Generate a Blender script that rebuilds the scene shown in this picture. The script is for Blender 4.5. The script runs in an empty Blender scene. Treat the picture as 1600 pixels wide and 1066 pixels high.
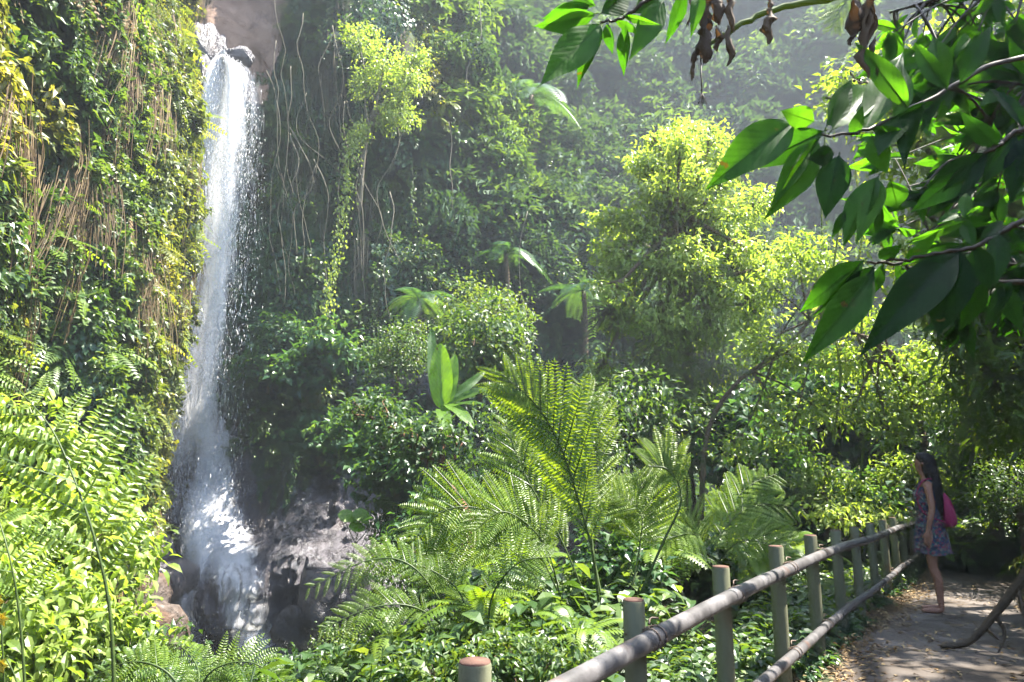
import bpy, math, random
import numpy as np
from mathutils import Vector, Matrix
rng = np.random.default_rng(7); random.seed(7)
S = bpy.context.scene
C = S.collection
R = math.radians
# ------------------------------------------------------------------ camera, world, sun, exposure
HC, PITCH, FPX = 1.47, R(10.2), 1067.0
cam = bpy.data.cameras.new('camera'); co = bpy.data.objects.new('camera', cam); C.objects.link(co); S.camera = co
co.location = (0, 0, HC); co.rotation_euler = (math.pi / 2 + PITCH, 0, 0)
cam.lens = 24.0; cam.sensor_width = 36; cam.clip_end = 400; cam.clip_start = .05
HAZE = .0010
SUN_EL, SUN_AZ = 62, 76            # azimuth measured from +Y towards +X
w = bpy.data.worlds.new('World'); S.world = w; w.use_nodes = True
nt = w.node_tree; bg = nt.nodes['Background']; sk = nt.nodes.new('ShaderNodeTexSky')
sk.sky_type = 'NISHITA'; sk.sun_disc = False; sk.sun_elevation = R(SUN_EL); sk.sun_rotation = R(SUN_AZ)
nt.links.new(sk.outputs[0], bg.inputs[0]); bg.inputs[1].default_value = .15
sl = bpy.data.lights.new('sun', 'SUN'); sl.energy = 5; sl.angle = R(.5); sl.color = (1, .95, .86)
so = bpy.data.objects.new('sun', sl); C.objects.link(so)
SD = Vector((math.sin(R(SUN_AZ)) * math.cos(R(SUN_EL)), math.cos(R(SUN_AZ)) * math.cos(R(SUN_EL)), math.sin(R(SUN_EL))))
so.rotation_euler = SD.to_track_quat('Z', 'Y').to_euler()
S.view_settings.view_transform = 'Standard'; S.view_settings.look = 'None'
S.view_settings.exposure = 2.6; S.view_settings.gamma = 1
cy = S.cycles
cy.denoising_input_passes = 'RGB'; cy.sample_clamp_indirect = 4; cy.max_bounces = 7; cy.diffuse_bounces = 4; cy.transmission_bounces = 4; cy.glossy_bounces = 2; cy.volume_bounces = 0
cy.transparent_max_bounces = 12; cy.use_denoising = True; cy.caustics_reflective = False; cy.caustics_refractive = False

# ------------------------------------------------------------------ helpers
def P(px, py, d):
    """pixel of the 1600 x 1066 photograph and depth along world Y -> world point"""
    u, v = (px - 800) / FPX, (533 - py) / FPX
    r = np.array([u, math.cos(PITCH) - v * math.sin(PITCH), math.sin(PITCH) + v * math.cos(PITCH)])
    return np.array([0, 0, HC]) + r * (d / r[1])
def PD(px, py, d): return P(px, py, d)
def hash3(i, j, k, s):
    n = (i * 374761393 + j * 668265263 + k * 2147483647 + s * 1274126177) & 0xffffffff
    n = ((n ^ (n >> 13)) * 1274126177) & 0xffffffff
    return ((n ^ (n >> 16)) & 0xffff) / 65535.0
def noise(p, s=0):
    p = np.asarray(p, float); i = np.floor(p).astype(np.int64); f = p - i; f = f * f * (3 - 2 * f)
    out = 0
    for a in (0, 1):
        for b in (0, 1):
            for c in (0, 1):
                wgt = (f[..., 0] if a else 1 - f[..., 0]) * (f[..., 1] if b else 1 - f[..., 1]) * (f[..., 2] if c else 1 - f[..., 2])
                out = out + wgt * hash3(i[..., 0] + a, i[..., 1] + b, i[..., 2] + c, s)
    return out * 2 - 1
def fbm(p, o=4, s=0):
    p = np.asarray(p, float); r = 0; a = 1; 
    for k in range(o): r = r + a * noise(p * 2 ** k, s + k); a *= .5
    return r
def nrm(a): a = np.asarray(a, float); return a / (np.linalg.norm(a, axis=-1, keepdims=True) + 1e-9)

class Geo:
    def __init__(s): s.V = []; s.T = []; s.Q = []; s.L = []; s.n = 0; s.U = []
    def add(s, V, T=None, Q=None, lv=.5, uw=None):
        V = np.asarray(V, float).reshape(-1, 3); s.V.append(V)
        if T is not None and len(T): s.T.append(np.asarray(T) + s.n)
        if Q is not None and len(Q): s.Q.append(np.asarray(Q) + s.n)
        s.L.append(np.broadcast_to(np.asarray(lv, float), (len(V),)))
        s.U.append(np.zeros((len(V), 3)) if uw is None else uw)
        s.n += len(V); return s
    def add_geo(s, g, M=None, dlv=0):
        if not g.V: return s
        V = np.concatenate(g.V)
        if M is not None: M = np.asarray(M); V = V @ M[:3, :3].T + M[:3, 3]
        s.add(V, np.concatenate(g.T) if g.T else None, np.concatenate(g.Q) if g.Q else None, np.clip(np.concatenate(g.L) + dlv, 0, 1), np.concatenate(g.U)); return s
    def mesh(s, name, mat, off=None, smooth=True, uw=False):
        V = np.concatenate(s.V)
        if off is not None: V = V - np.asarray(off)
        T = np.concatenate(s.T) if s.T else np.zeros((0, 3), int); Q = np.concatenate(s.Q) if s.Q else np.zeros((0, 4), int)
        me = bpy.data.meshes.new(name); me.vertices.add(len(V)); me.vertices.foreach_set('co', V.ravel())
        nl = T.size + Q.size; me.loops.add(nl)
        me.loops.foreach_set('vertex_index', np.concatenate([T.ravel(), Q.ravel()]).astype(np.int32))
        me.polygons.add(len(T) + len(Q))
        st = np.concatenate([np.arange(len(T)) * 3, T.size + np.arange(len(Q)) * 4]).astype(np.int32)
        me.polygons.foreach_set('loop_start', st)
        me.polygons.foreach_set('use_smooth', np.full(len(st), smooth))
        me.update(calc_edges=True)
        at = me.attributes.new('lv', 'FLOAT', 'POINT'); at.data.foreach_set('value', np.concatenate(s.L).astype(np.float32))
        if uw:
            at = me.attributes.new('uw', 'FLOAT_VECTOR', 'POINT'); at.data.foreach_set('vector', np.concatenate(s.U).astype(np.float32).ravel())
        if mat: me.materials.append(mat)
        return me
def link(name, me, parent=None, label=None, cat=None, group=None, kind=None):
    o = bpy.data.objects.new(name, me); C.objects.link(o)
    if parent is not None: o.parent = parent
    if label: o['label'] = label
    if cat: o['category'] = cat
    if group: o['group'] = group
    if kind: o['kind'] = kind
    return o
def root_of(o):
    while o.parent: o = o.parent
    return o
def build(geo, name, mat, parent=None, smooth=True, uw=False, **kw):
    off = None
    if parent is not None: off = np.array(root_of(parent).location)
    return link(name, geo.mesh(name, mat, off, smooth, uw), parent, **kw)
def thing(name, loc, label, cat, group=None):
    o = link(name, None, None, label, cat, group); o.location = tuple(loc); o.empty_display_size = .2; return o
def copy_tree(o, parent=None):
    c = o.copy(); C.objects.link(c)
    if parent is not None: c.parent = parent
    for ch in list(o.children): copy_tree(ch, c)
    return c
def place(o, loc, rz=0, sc=1, label=None, group=None, tilt=(0, 0)):
    o.location = tuple(loc); o.rotation_euler = (tilt[0], tilt[1], rz); o.scale = (sc, sc, sc) if np.isscalar(sc) else sc
    if label: o['label'] = label
    if group: o['group'] = group
    return o
def curve(pts, n=20):
    p = np.asarray(pts, float); m = len(p); out = []
    e = np.vstack([2 * p[0] - p[1], p, 2 * p[-1] - p[-2]])
    t = np.linspace(0, m - 1 - 1e-6, n); i = t.astype(int); f = (t - i)[:, None]
    a, b, c, d = e[i], e[i + 1], e[i + 2], e[i + 3]
    return .5 * (2 * b + (c - a) * f + (2 * a - 5 * b + 4 * c - d) * f ** 2 + (3 * b - a - 3 * c + d) * f ** 3)
def tube(geo, pts, r, seg=6, lv=.5, cap=True):
    p = np.asarray(pts, float); n = len(p); r = np.broadcast_to(np.asarray(r, float), (n,))
    t = nrm(np.gradient(p, axis=0)); ref = np.array([0, 0, 1.]) if abs(t[:, 2]).mean() < .8 else np.array([1., 0, 0])
    a = nrm(np.cross(t, ref)); b = np.cross(t, a); th = np.arange(seg) / seg * 2 * math.pi
    V = p[:, None] + r[:, None, None] * (a[:, None] * np.cos(th)[None, :, None] + b[:, None] * np.sin(th)[None, :, None])
    i, j = np.meshgrid(np.arange(n - 1), np.arange(seg), indexing='ij'); j2 = (j + 1) % seg
    Q = np.stack([i * seg + j, i * seg + j2, (i + 1) * seg + j2, (i + 1) * seg + j], -1).reshape(-1, 4)
    V = V.reshape(-1, 3); T = None
    if cap:
        V = np.vstack([V, p[0], p[-1]]); k = np.arange(seg); k2 = (k + 1) % seg
        T = np.vstack([np.stack([np.full(seg, n * seg), k2, k], -1), np.stack([np.full(seg, n * seg + 1), (n - 1) * seg + k, (n - 1) * seg + k2], -1)])
    geo.add(V, T, Q, lv); return geo
TEMPL = {  # along, across, lift ; faces
    'far': (np.array([[0, 0, 0], [.42, .5, .12], [.42, -.5, .12], [1, 0, -.12]]), [[0, 2, 3], [0, 3, 1]]),
    'mid': (np.array([[0, 0, 0], [.4, 0, .0], [.38, .5, .1], [.38, -.5, .1], [1, 0, -.18]]), [[0, 1, 2], [0, 3, 1], [1, 4, 2], [1, 3, 4]]),
    'near': (np.array([[0, 0, 0], [.25, .38, .09], [.25, -.38, .09], [.3, 0, .02], [.6, .42, .05], [.6, -.42, .05], [.65, 0, -.03], [1, 0, -.2]]),
             [[0, 3, 1], [0, 2, 3], [3, 6, 4], [3, 4, 1], [3, 2, 5], [3, 5, 6], [6, 7, 4], [6, 5, 7]]),
    'blade': (np.array([[0, 0.14, 0], [0, -.14, 0], [.5, .5, .0], [.5, -.5, .0], [1, 0, -.08]]), [[0, 1, 3], [0, 3, 2], [2, 3, 4]]),
}
def leaves(geo, Pn, D, N, L, W, lv, style='far'):
    Pn = np.asarray(Pn, float); n = len(Pn); D = nrm(np.broadcast_to(D, (n, 3))); N = np.broadcast_to(N, (n, 3))
    Sd = nrm(np.cross(N, D)); Nn = np.cross(D, Sd)
    T0, F = TEMPL[style]; F = np.array(F); L = np.broadcast_to(L, (n,))[:, None, None]; W = np.broadcast_to(W, (n,))[:, None, None]
    V = Pn[:, None] + D[:, None] * (T0[None, :, 0:1] * L) + Sd[:, None] * (T0[None, :, 1:2] * W) + Nn[:, None] * (T0[None, :, 2:3] * L)
    k = len(T0); FF = (F[None] + (np.arange(n) * k)[:, None, None]).reshape(-1, 3)
    geo.add(V.reshape(-1, 3), FF, None, np.repeat(np.broadcast_to(lv, (n,)), k)); return geo
def rdir(n): return nrm(rng.normal(size=(n, 3)))
def basis(o, x, z):
    """4x4 with local X along x and Z near z"""
    x = nrm(x); y = nrm(np.cross(z, x)); z2 = np.cross(x, y); M = np.eye(4); M[:3, 0] = x; M[:3, 1] = y; M[:3, 2] = z2; M[:3, 3] = o; return M
def scaled(M, s):
    M = M.copy(); M[:3, :3] *= s; return M

# ------------------------------------------------------------------ materials
def mat_new(name):
    m = bpy.data.materials.new(name); m.use_nodes = True; t = m.node_tree; t.nodes.clear()
    return m, t, t.nodes.new('ShaderNodeOutputMaterial')
def N(t, typ, **kw):
    n = t.nodes.new(typ)
    for k, v in kw.items(): setattr(n, k, v)
    return n
def ramp(t, stops):
    r = N(t, 'ShaderNodeValToRGB'); e = r.color_ramp.elements
    e[0].position, e[0].color = stops[0][0], (*stops[0][1], 1); e[1].position, e[1].color = stops[-1][0], (*stops[-1][1], 1)
    for p, c in stops[1:-1]: x = e.new(p); x.color = (*c, 1)
    return r
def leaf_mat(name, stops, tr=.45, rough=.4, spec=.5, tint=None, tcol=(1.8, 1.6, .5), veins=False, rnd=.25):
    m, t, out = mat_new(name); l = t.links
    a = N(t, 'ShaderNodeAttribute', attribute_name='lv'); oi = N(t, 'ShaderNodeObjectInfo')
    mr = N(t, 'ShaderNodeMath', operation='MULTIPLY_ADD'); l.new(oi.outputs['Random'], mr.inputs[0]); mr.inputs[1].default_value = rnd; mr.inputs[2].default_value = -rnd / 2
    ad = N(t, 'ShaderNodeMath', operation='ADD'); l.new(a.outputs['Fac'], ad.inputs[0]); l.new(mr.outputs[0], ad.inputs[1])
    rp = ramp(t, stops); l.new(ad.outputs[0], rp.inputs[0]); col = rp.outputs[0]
    if tint:
        ti = N(t, 'ShaderNodeAttribute', attribute_name='tint', attribute_type='INSTANCER')
        mx = N(t, 'ShaderNodeMix', data_type='RGBA'); l.new(ti.outputs['Fac'], mx.inputs[0]); l.new(col, mx.inputs[6])
        rp2 = ramp(t, tint); l.new(ad.outputs[0], rp2.inputs[0]); l.new(rp2.outputs[0], mx.inputs[7]); col = mx.outputs[2]
    bs = N(t, 'ShaderNodeBsdfPrincipled'); bs.inputs['Roughness'].default_value = rough; bs.inputs['Specular IOR Level'].default_value = spec
    if veins:
        uw = N(t, 'ShaderNodeAttribute', attribute_name='uw'); sx = N(t, 'ShaderNodeSeparateXYZ'); l.new(uw.outputs['Vector'], sx.inputs[0])
        ab = N(t, 'ShaderNodeMath', operation='ABSOLUTE'); l.new(sx.outputs[1], ab.inputs[0])
        k1 = N(t, 'ShaderNodeMath', operation='MULTIPLY_ADD'); l.new(ab.outputs[0], k1.inputs[0]); k1.inputs[1].default_value = -.28; l.new(sx.outputs[0], k1.inputs[2])
        k2 = N(t, 'ShaderNodeMath', operation='MULTIPLY'); l.new(k1.outputs[0], k2.inputs[0]); k2.inputs[1].default_value = 11.0
        fr = N(t, 'ShaderNodeMath', operation='PINGPONG'); l.new(k2.outputs[0], fr.inputs[0]); fr.inputs[1].default_value = .5
        lt = N(t, 'ShaderNodeMapRange'); l.new(fr.outputs[0], lt.inputs[0]); lt.inputs[1].default_value = 0; lt.inputs[2].default_value = .2; lt.inputs[3].default_value = 1; lt.inputs[4].default_value = 0
        mid = N(t, 'ShaderNodeMapRange'); l.new(ab.outputs[0], mid.inputs[0]); mid.inputs[1].default_value = 0; mid.inputs[2].default_value = .06; mid.inputs[3].default_value = 1; mid.inputs[4].default_value = 0
        mxv = N(t, 'ShaderNodeMath', operation='MAXIMUM'); l.new(lt.outputs[0], mxv.inputs[0]); l.new(mid.outputs[0], mxv.inputs[1])
        tc = N(t, 'ShaderNodeTexCoord'); no = N(t, 'ShaderNodeTexNoise'); l.new(tc.outputs['Object'], no.inputs[0]); no.inputs['Scale'].default_value = 9; no.inputs['Detail'].default_value = 4
        mm = N(t, 'ShaderNodeMix', data_type='RGBA', blend_type='MULTIPLY'); mm.inputs[0].default_value = 1; l.new(col, mm.inputs[6])
        nr = ramp(t, [(.3, (.7, .7, .62)), (.7, (1.12, 1.12, 1.1))]); l.new(no.outputs[0], nr.inputs[0]); l.new(nr.outputs[0], mm.inputs[7])
        mv = N(t, 'ShaderNodeMix', data_type='RGBA', blend_type='MULTIPLY'); s5 = N(t, 'ShaderNodeMath', operation='MULTIPLY'); l.new(mxv.outputs[0], s5.inputs[0]); s5.inputs[1].default_value = .5
        l.new(s5.outputs[0], mv.inputs[0]); l.new(mm.outputs[2], mv.inputs[6]); mv.inputs[7].default_value = (.28, .34, .22, 1); col = mv.outputs[2]
        n3 = N(t, 'ShaderNodeTexNoise'); l.new(tc.outputs['Object'], n3.inputs[0]); n3.inputs['Scale'].default_value = 7; n3.inputs['Detail'].default_value = 6; mm2 = N(t, 'ShaderNodeVectorMath', operation='ADD'); l.new(tc.outputs['Object'], mm2.inputs[0]); l.new(oi.outputs['Random'], mm2.inputs[1]); l.new(mm2.outputs[0], n3.inputs[0])
        r3 = ramp(t, [(.69, (0, 0, 0)), (.72, (1, 1, 1))]); l.new(n3.outputs[0], r3.inputs[0]); mb_ = N(t, 'ShaderNodeMix', data_type='RGBA'); l.new(r3.outputs[0], mb_.inputs[0]); l.new(col, mb_.inputs[6]); mb_.inputs[7].default_value = (.09, .06, .02, 1); col = mb_.outputs[2]
        bp = N(t, 'ShaderNodeBump'); bp.inputs['Strength'].default_value = .45; bp.inputs['Distance'].default_value = .003
        sb = N(t, 'ShaderNodeMath', operation='MULTIPLY_ADD'); l.new(fr.outputs[0], sb.inputs[0]); sb.inputs[1].default_value = .5; l.new(no.outputs[0], sb.inputs[2]); l.new(sb.outputs[0], bp.inputs['Height'])
        l.new(bp.outputs[0], bs.inputs['Normal'])
    l.new(col, bs.inputs['Base Color'])
    tr_ = N(t, 'ShaderNodeBsdfTranslucent'); tm = N(t, 'ShaderNodeMix', data_type='RGBA', blend_type='MULTIPLY'); tm.inputs[0].default_value = 1
    l.new(col, tm.inputs[6]); tm.inputs[7].default_value = (*tcol, 1); l.new(tm.outputs[2], tr_.inputs[0])
    ms = N(t, 'ShaderNodeMixShader'); ms.inputs[0].default_value = tr; l.new(bs.outputs[0], ms.inputs[1]); l.new(tr_.outputs[0], ms.inputs[2]); l.new(ms.outputs[0], out.inputs[0])
    return m
def noise_mat(name, stops, scale=3, rough=.8, bump=.5, dist=.1, detail=8, spec=.3, stretch=(1, 1, 1), rough2=None, second=None):
    m, t, out = mat_new(name); l = t.links
    tc = N(t, 'ShaderNodeTexCoord'); mp = N(t, 'ShaderNodeMapping'); mp.inputs['Scale'].default_value = stretch; l.new(tc.outputs['Object'], mp.inputs[0])
    no = N(t, 'ShaderNodeTexNoise'); no.inputs['Scale'].default_value = scale; no.inputs['Detail'].default_value = detail; no.inputs['Roughness'].default_value = .65; l.new(mp.outputs[0], no.inputs[0])
    rp = ramp(t, stops); l.new(no.outputs[0], rp.inputs[0]); col = rp.outputs[0]
    if second:
        n2 = N(t, 'ShaderNodeTexNoise'); n2.inputs['Scale'].default_value = second[0]; n2.inputs['Detail'].default_value = 5; l.new(tc.outputs['Object'], n2.inputs[0])
        r2 = ramp(t, [(second[2], (0, 0, 0)), (second[3], (1, 1, 1))]); l.new(n2.outputs[0], r2.inputs[0])
        mx = N(t, 'ShaderNodeMix', data_type='RGBA'); l.new(r2.outputs[0], mx.inputs[0]); l.new(col, mx.inputs[6]); mx.inputs[7].default_value = (*second[1], 1); col = mx.outputs[2]
    bs = N(t, 'ShaderNodeBsdfPrincipled'); l.new(col, bs.inputs['Base Color']); bs.inputs['Roughness'].default_value = rough; bs.inputs['Specular IOR Level'].default_value = spec
    if rough2 is not None:
        mr = N(t, 'ShaderNodeMapRange'); l.new(no.outputs[0], mr.inputs[0]); mr.inputs[1].default_value = .35; mr.inputs[2].default_value = .65; mr.inputs[3].default_value = rough2; mr.inputs[4].default_value = rough; l.new(mr.outputs[0], bs.inputs['Roughness'])
    bp = N(t, 'ShaderNodeBump'); bp.inputs['Strength'].default_value = bump; bp.inputs['Distance'].default_value = dist
    l.new(no.outputs[0], bp.inputs['Height']); l.new(bp.outputs[0], bs.inputs['Normal']); l.new(bs.outputs[0], out.inputs[0]); return m
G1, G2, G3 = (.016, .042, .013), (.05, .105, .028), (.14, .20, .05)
YB = [(0, (.06, .075, .02)), (.5, (.17, .19, .04)), (1, (.34, .30, .10))]
M = {}
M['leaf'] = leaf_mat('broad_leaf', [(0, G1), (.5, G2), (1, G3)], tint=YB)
M['creeper'] = leaf_mat('creeper_leaf', [(0, (.016, .045, .018)), (.5, (.038, .098, .036)), (1, (.10, .18, .055))], tint=YB, rough=.35)
M['fern'] = leaf_mat('fern_leaf', [(0, (.045, .09, .012)), (.5, (.10, .18, .02)), (1, (.2, .29, .035))], tr=.5, tint=YB)
M['far_leaf'] = leaf_mat('far_leaf', [(0, (.014, .036, .018)), (.5, (.034, .078, .034)), (1, (.085, .145, .055))], tr=.3, rough=.7, spec=.2, tint=[(0, (.05, .12, .02)), (1, (.16, .25, .05))])
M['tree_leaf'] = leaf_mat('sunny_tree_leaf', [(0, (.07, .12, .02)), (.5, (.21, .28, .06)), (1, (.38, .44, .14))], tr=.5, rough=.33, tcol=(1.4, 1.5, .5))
M['banana'] = leaf_mat('banana_leaf', [(0, (.05, .13, .03)), (1, (.24, .42, .03))], tr=.6, tcol=(1.4, 1.5, .3), veins=True)
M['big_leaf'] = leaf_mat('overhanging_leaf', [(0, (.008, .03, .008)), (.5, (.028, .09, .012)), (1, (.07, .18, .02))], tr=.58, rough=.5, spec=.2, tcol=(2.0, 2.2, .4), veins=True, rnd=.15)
M['dry'] = leaf_mat('dry_leaf', [(0, (.06, .035, .018)), (.5, (.17, .11, .05)), (1, (.34, .25, .12))], tr=.25, rough=.8, tcol=(1.2, 1, .7))
M['moss'] = leaf_mat('moss_leaf', [(0, (.04, .07, .01)), (.5, (.11, .16, .02)), (1, (.24, .28, .04))], tr=.45, rough=.7, tint=YB)
M['bark'] = noise_mat('bark', [(.3, (.035, .022, .014)), (.7, (.13, .09, .055))], 14, .85, .8, .02, stretch=(1, 1, .3), second=(3, (.05, .08, .02), .5, .65))
M['redbark'] = noise_mat('reddish_bark', [(.3, (.06, .028, .015)), (.7, (.22, .11, .065))], 9, .85, .8, .02, stretch=(1, 1, .3))
M['vine'] = noise_mat('vine_bark', [(.3, (.05, .045, .03)), (.7, (.17, .15, .11))], 20, .8, .5, .01)
M['stem'] = noise_mat('green_stem', [(.3, (.02, .04, .01)), (.7, (.06, .09, .02))], 20, .5, .2, .005)
M['brownstem'] = noise_mat('dark_stem', [(.3, (.02, .014, .008)), (.7, (.06, .04, .02))], 20, .6, .2, .005)
M['soil'] = noise_mat('soil', [(.3, (.02, .016, .010)), (.7, (.07, .055, .035))], 3, .9, 1, .1, second=(1.2, (.03, .05, .012), .5, .7))
M['cliff'] = noise_mat('mossy_cliff_rock', [(.3, (.018, .016, .012)), (.55, (.05, .04, .028)), (.75, (.10, .075, .05))], .9, .9, 1, .4, second=(.5, (.02, .04, .012), .48, .6))
M['hill'] = noise_mat('hill_ground', [(.3, (.012, .03, .010)), (.7, (.035, .07, .02))], .8, .9, 1, .5)

# ------------------------------------------------------------------ terrain functions
E2, N2, P0 = np.array([.570, .821]), np.array([.821, -.570]), np.array([-.104, 2.06])
def ab(x, y):
    rx, ry = x - P0[0], y - P0[1]; return rx * E2[0] + ry * E2[1], rx * N2[0] + ry * N2[1]
def gz(x, y):
    x = np.asarray(x, float); y = np.asarray(y, float); a, b = ab(x, y)
    base = np.where(a > 4.6, -.046 * (a - 4.6), 0); base = np.maximum(base, -1.0)
    n = fbm(np.stack([x * .5, y * .5, x * 0], -1), 4, 3)
    l = -b - .25; left = -(.10 * np.clip(l, 0, 1.4) + .52 * np.clip(l - 1.4, 0, 30))
    left = np.maximum(left, -6.1 + .3 * n); r = np.clip(b - 1.75, 0, 9)
    right = 1.5 * r * (1 - .05 * r) + np.clip(r, 0, 1) * .35 * n
    rough = np.clip(np.abs(b - .9) - 1.1, 0, 1.5) * .16 * n
    # path end: ground rises behind the far end of the path
    far = np.clip(a - 15.5, 0, 8) * .35
    return base + left + right + rough + far
CP = np.array([(-8.6, -8), (-9.4, 3), (-9.9, 9), (-10.2, 14), (-10.7, 18), (-11.15, 21.6), (-12.3, 23.2), (-12.9, 24.8), (-11.4, 26.0), (-8.6, 26.0), (-5.5, 26.6), (-1.5, 28.6), (3, 32.5), (8, 37), (15, 41), (24, 42), (34, 38), (42, 28), (46, 10)], float)
SN, VN = 420, 190
cp = curve(CP, SN)
seglen = np.concatenate([[0], np.cumsum(np.linalg.norm(np.diff(cp, axis=0), axis=1))])
tg = nrm(np.gradient(cp, axis=0)); nr2 = np.stack([tg[:, 1], -tg[:, 0]], 1)
sidx = np.linspace(0, len(CP) - 1, SN)
zc = np.interp(sidx, [0, 8, 9, 10, 11, 12, 13, 14, 16, 18], [34, 34, 32, 22, 15, 11, 8, 6, 6, 6])
sl_ = np.interp(sidx, [0, 9, 10, 12, 14, 18], [.15, .15, .30, .52, .55, .6])   # horizontal run per metre of rise above zc
ztop = np.interp(sidx, [0, 9, 10, 12, 14, 18], [36, 40, 52, 64, 70, 64])
vv = np.linspace(0, 1, VN)
def cliff_surface():
    Z = -8 + (ztop + 8)[:, None] * vv[None] ** 1.15
    lean = np.where(Z < zc[:, None], .05 * (Z + 6), .05 * (zc[:, None] + 6) + (Z - zc[:, None]) * sl_[:, None])
    # the channel that the stream has cut above the lip of the fall
    g = np.exp(-((sidx - 7.75) / .75) ** 2)[:, None]; lean = lean + g * np.clip(Z - 16.2, 0, 20) * .75
    # back wall is hollowed out low down at its middle
    g2 = np.exp(-((sidx - 11.6) / 1.3) ** 2)[:, None]; lean = lean + g2 * np.clip(9 - Z, 0, 9) * .18
    B = np.stack([np.broadcast_to(cp[:, 0:1], Z.shape), np.broadcast_to(cp[:, 1:2], Z.shape), Z], -1)
    amp = np.interp(sidx, [0, 5, 6, 8.5, 10, 13], [1.3, .6, .2, .35, 1.4, 3.4])[:, None]
    d = fbm(B * np.array([.28, .28, .16]), 4, 11) * amp + fbm(B * np.array([.75, .75, .3]), 3, 21) * .35 * np.minimum(amp, 1)
    off = d - lean
    B[..., 0] += nr2[:, 0:1] * off; B[..., 1] += nr2[:, 1:2] * off
    return B
CS = cliff_surface()
ii, jj = np.meshgrid(np.arange(SN - 1), np.arange(VN - 1), indexing='ij')
cq = np.stack([ii * VN + jj, (ii + 1) * VN + jj, (ii + 1) * VN + jj + 1, ii * VN + jj + 1], -1)
split = 340 * 0 + int(SN * 10.4 / (len(CP) - 1))
for nm, a0, a1, mt in (('cliff', 0, split, 'cliff'), ('forested_hill', split, SN - 1, 'hill')):
    g = Geo(); g.add(CS.reshape(-1, 3), None, cq[a0:a1].reshape(-1, 4)); o = build(g, nm, M[mt], kind='structure')
# ground sheet
xs = np.concatenate([np.arange(-22, -4, .6), np.arange(-4, 12, .22), np.arange(12, 60, 1.2)]); ys = np.concatenate([np.arange(-12, 0, .8), np.arange(0, 16, .22), np.arange(16, 64, .8)])
X, Y = np.meshgrid(xs, ys, indexing='ij'); Zg = gz(X, Y); a_, b_ = ab(X, Y); Zg = Zg - np.where((b_ > .05) & (b_ < 1.85), .02, 0)
i, j = np.meshgrid(np.arange(len(xs) - 1), np.arange(len(ys) - 1), indexing='ij'); n_ = len(ys)
g = Geo(); g.add(np.stack([X, Y, Zg], -1).reshape(-1, 3), None, np.stack([i * n_ + j, (i + 1) * n_ + j, (i + 1) * n_ + j + 1, i * n_ + j + 1], -1).reshape(-1, 4))
build(g, 'ground', M['soil'], kind='structure')
# footpath
M['path'] = noise_mat('worn_concrete', [(.28, (.025, .02, .016)), (.5, (.08, .066, .055)), (.72, (.18, .155, .135))], 1.6, .85, .7, .03, detail=12, second=(.9, (.05, .038, .028), .5, .62))
aa = np.arange(-9, 13.5, .12); bb = np.linspace(0, 1, 14); A, B = np.meshgrid(aa, bb, indexing='ij')
e1 = .22 + .09 * fbm(np.stack([aa * .9, aa * 0, aa * 0], -1), 4, 5); e2 = 1.72 + .12 * fbm(np.stack([aa * .8, aa * 0 + 5, aa * 0], -1), 4, 6)
turn = np.clip(aa - 10.5, 0, 30) ** 2 * .02
Bw = e1[:, None] + (e2 - e1)[:, None] * B + 0 * turn[:, None]
PX = P0[0] + A * E2[0] + Bw * N2[0]; PY = P0[1] + A * E2[1] + Bw * N2[1]
PZ = gz(PX, PY) * 1 + .012 + .012 * fbm(np.stack([PX * 1.5, PY * 1.5, PX * 0], -1), 4, 9) - .03 * (np.abs(B - .5) > .49)
i, j = np.meshgrid(np.arange(len(aa) - 1), np.arange(13), indexing='ij')
g = Geo(); g.add(np.stack([PX, PY, PZ], -1).reshape(-1, 3), None, np.stack([i * 14 + j, i * 14 + j + 1, (i + 1) * 14 + j + 1, (i + 1) * 14 + j], -1)[:, :, ::-1].reshape(-1, 4))
build(g, 'path', M['path'], kind='structure')
#@@TERRAIN_END

# ------------------------------------------------------------------ plant prototypes (local: X outwards from the wall, Z up)
def spray(n=70, r=.5, L=.13, wr=.5, style='mid', droop=.5, flat=.6):
    g = Geo(); nc = max(4, n // 9); cc = rdir(nc) * (rng.random((nc, 1)) ** .5) * r * np.array([flat, 1, 1]); cc[:, 0] = np.abs(cc[:, 0])
    for c in cc:
        tube(g, np.array([[0, 0, 0], c * .6 + [0, 0, .05], c]), [.006, .004, .002], 3, .2, False)
        k = n // nc; d = nrm(rdir(k) + c / (r + 1e-6) * .8 + [.35, 0, -droop]); p = c + rdir(k) * rng.random((k, 1)) * r * .28
        leaves(g, p, d, nrm(np.array([.5, 0, 1]) + rdir(k) * .55), L * rng.uniform(.6, 1.2, k), L * wr * rng.uniform(.8, 1.2, k), np.clip(rng.normal(.5, .2) + rng.normal(0, .15, k), 0, 1), style)
    return g
def creeper(n=80, L=.15, sz=.6):
    g = Geo(); p = np.stack([rng.uniform(.02, .22, n), rng.uniform(-sz, sz, n), rng.uniform(-sz, sz, n)], 1)
    p[:, 0] += .12 * np.cos(p[:, 1] * 2) + .06
    d = nrm(np.stack([np.full(n, .35), rng.normal(0, .3, n), np.full(n, -1.)], 1)); nn = nrm(np.stack([np.full(n, 1.), rng.normal(0, .3, n), rng.uniform(.2, .9, n)], 1))
    leaves(g, p, d, nn, L * rng.uniform(.7, 1.2, n), L * .8 * rng.uniform(.8, 1.1, n), np.clip(rng.normal(.5, .22, n), 0, 1), 'mid'); return g
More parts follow.
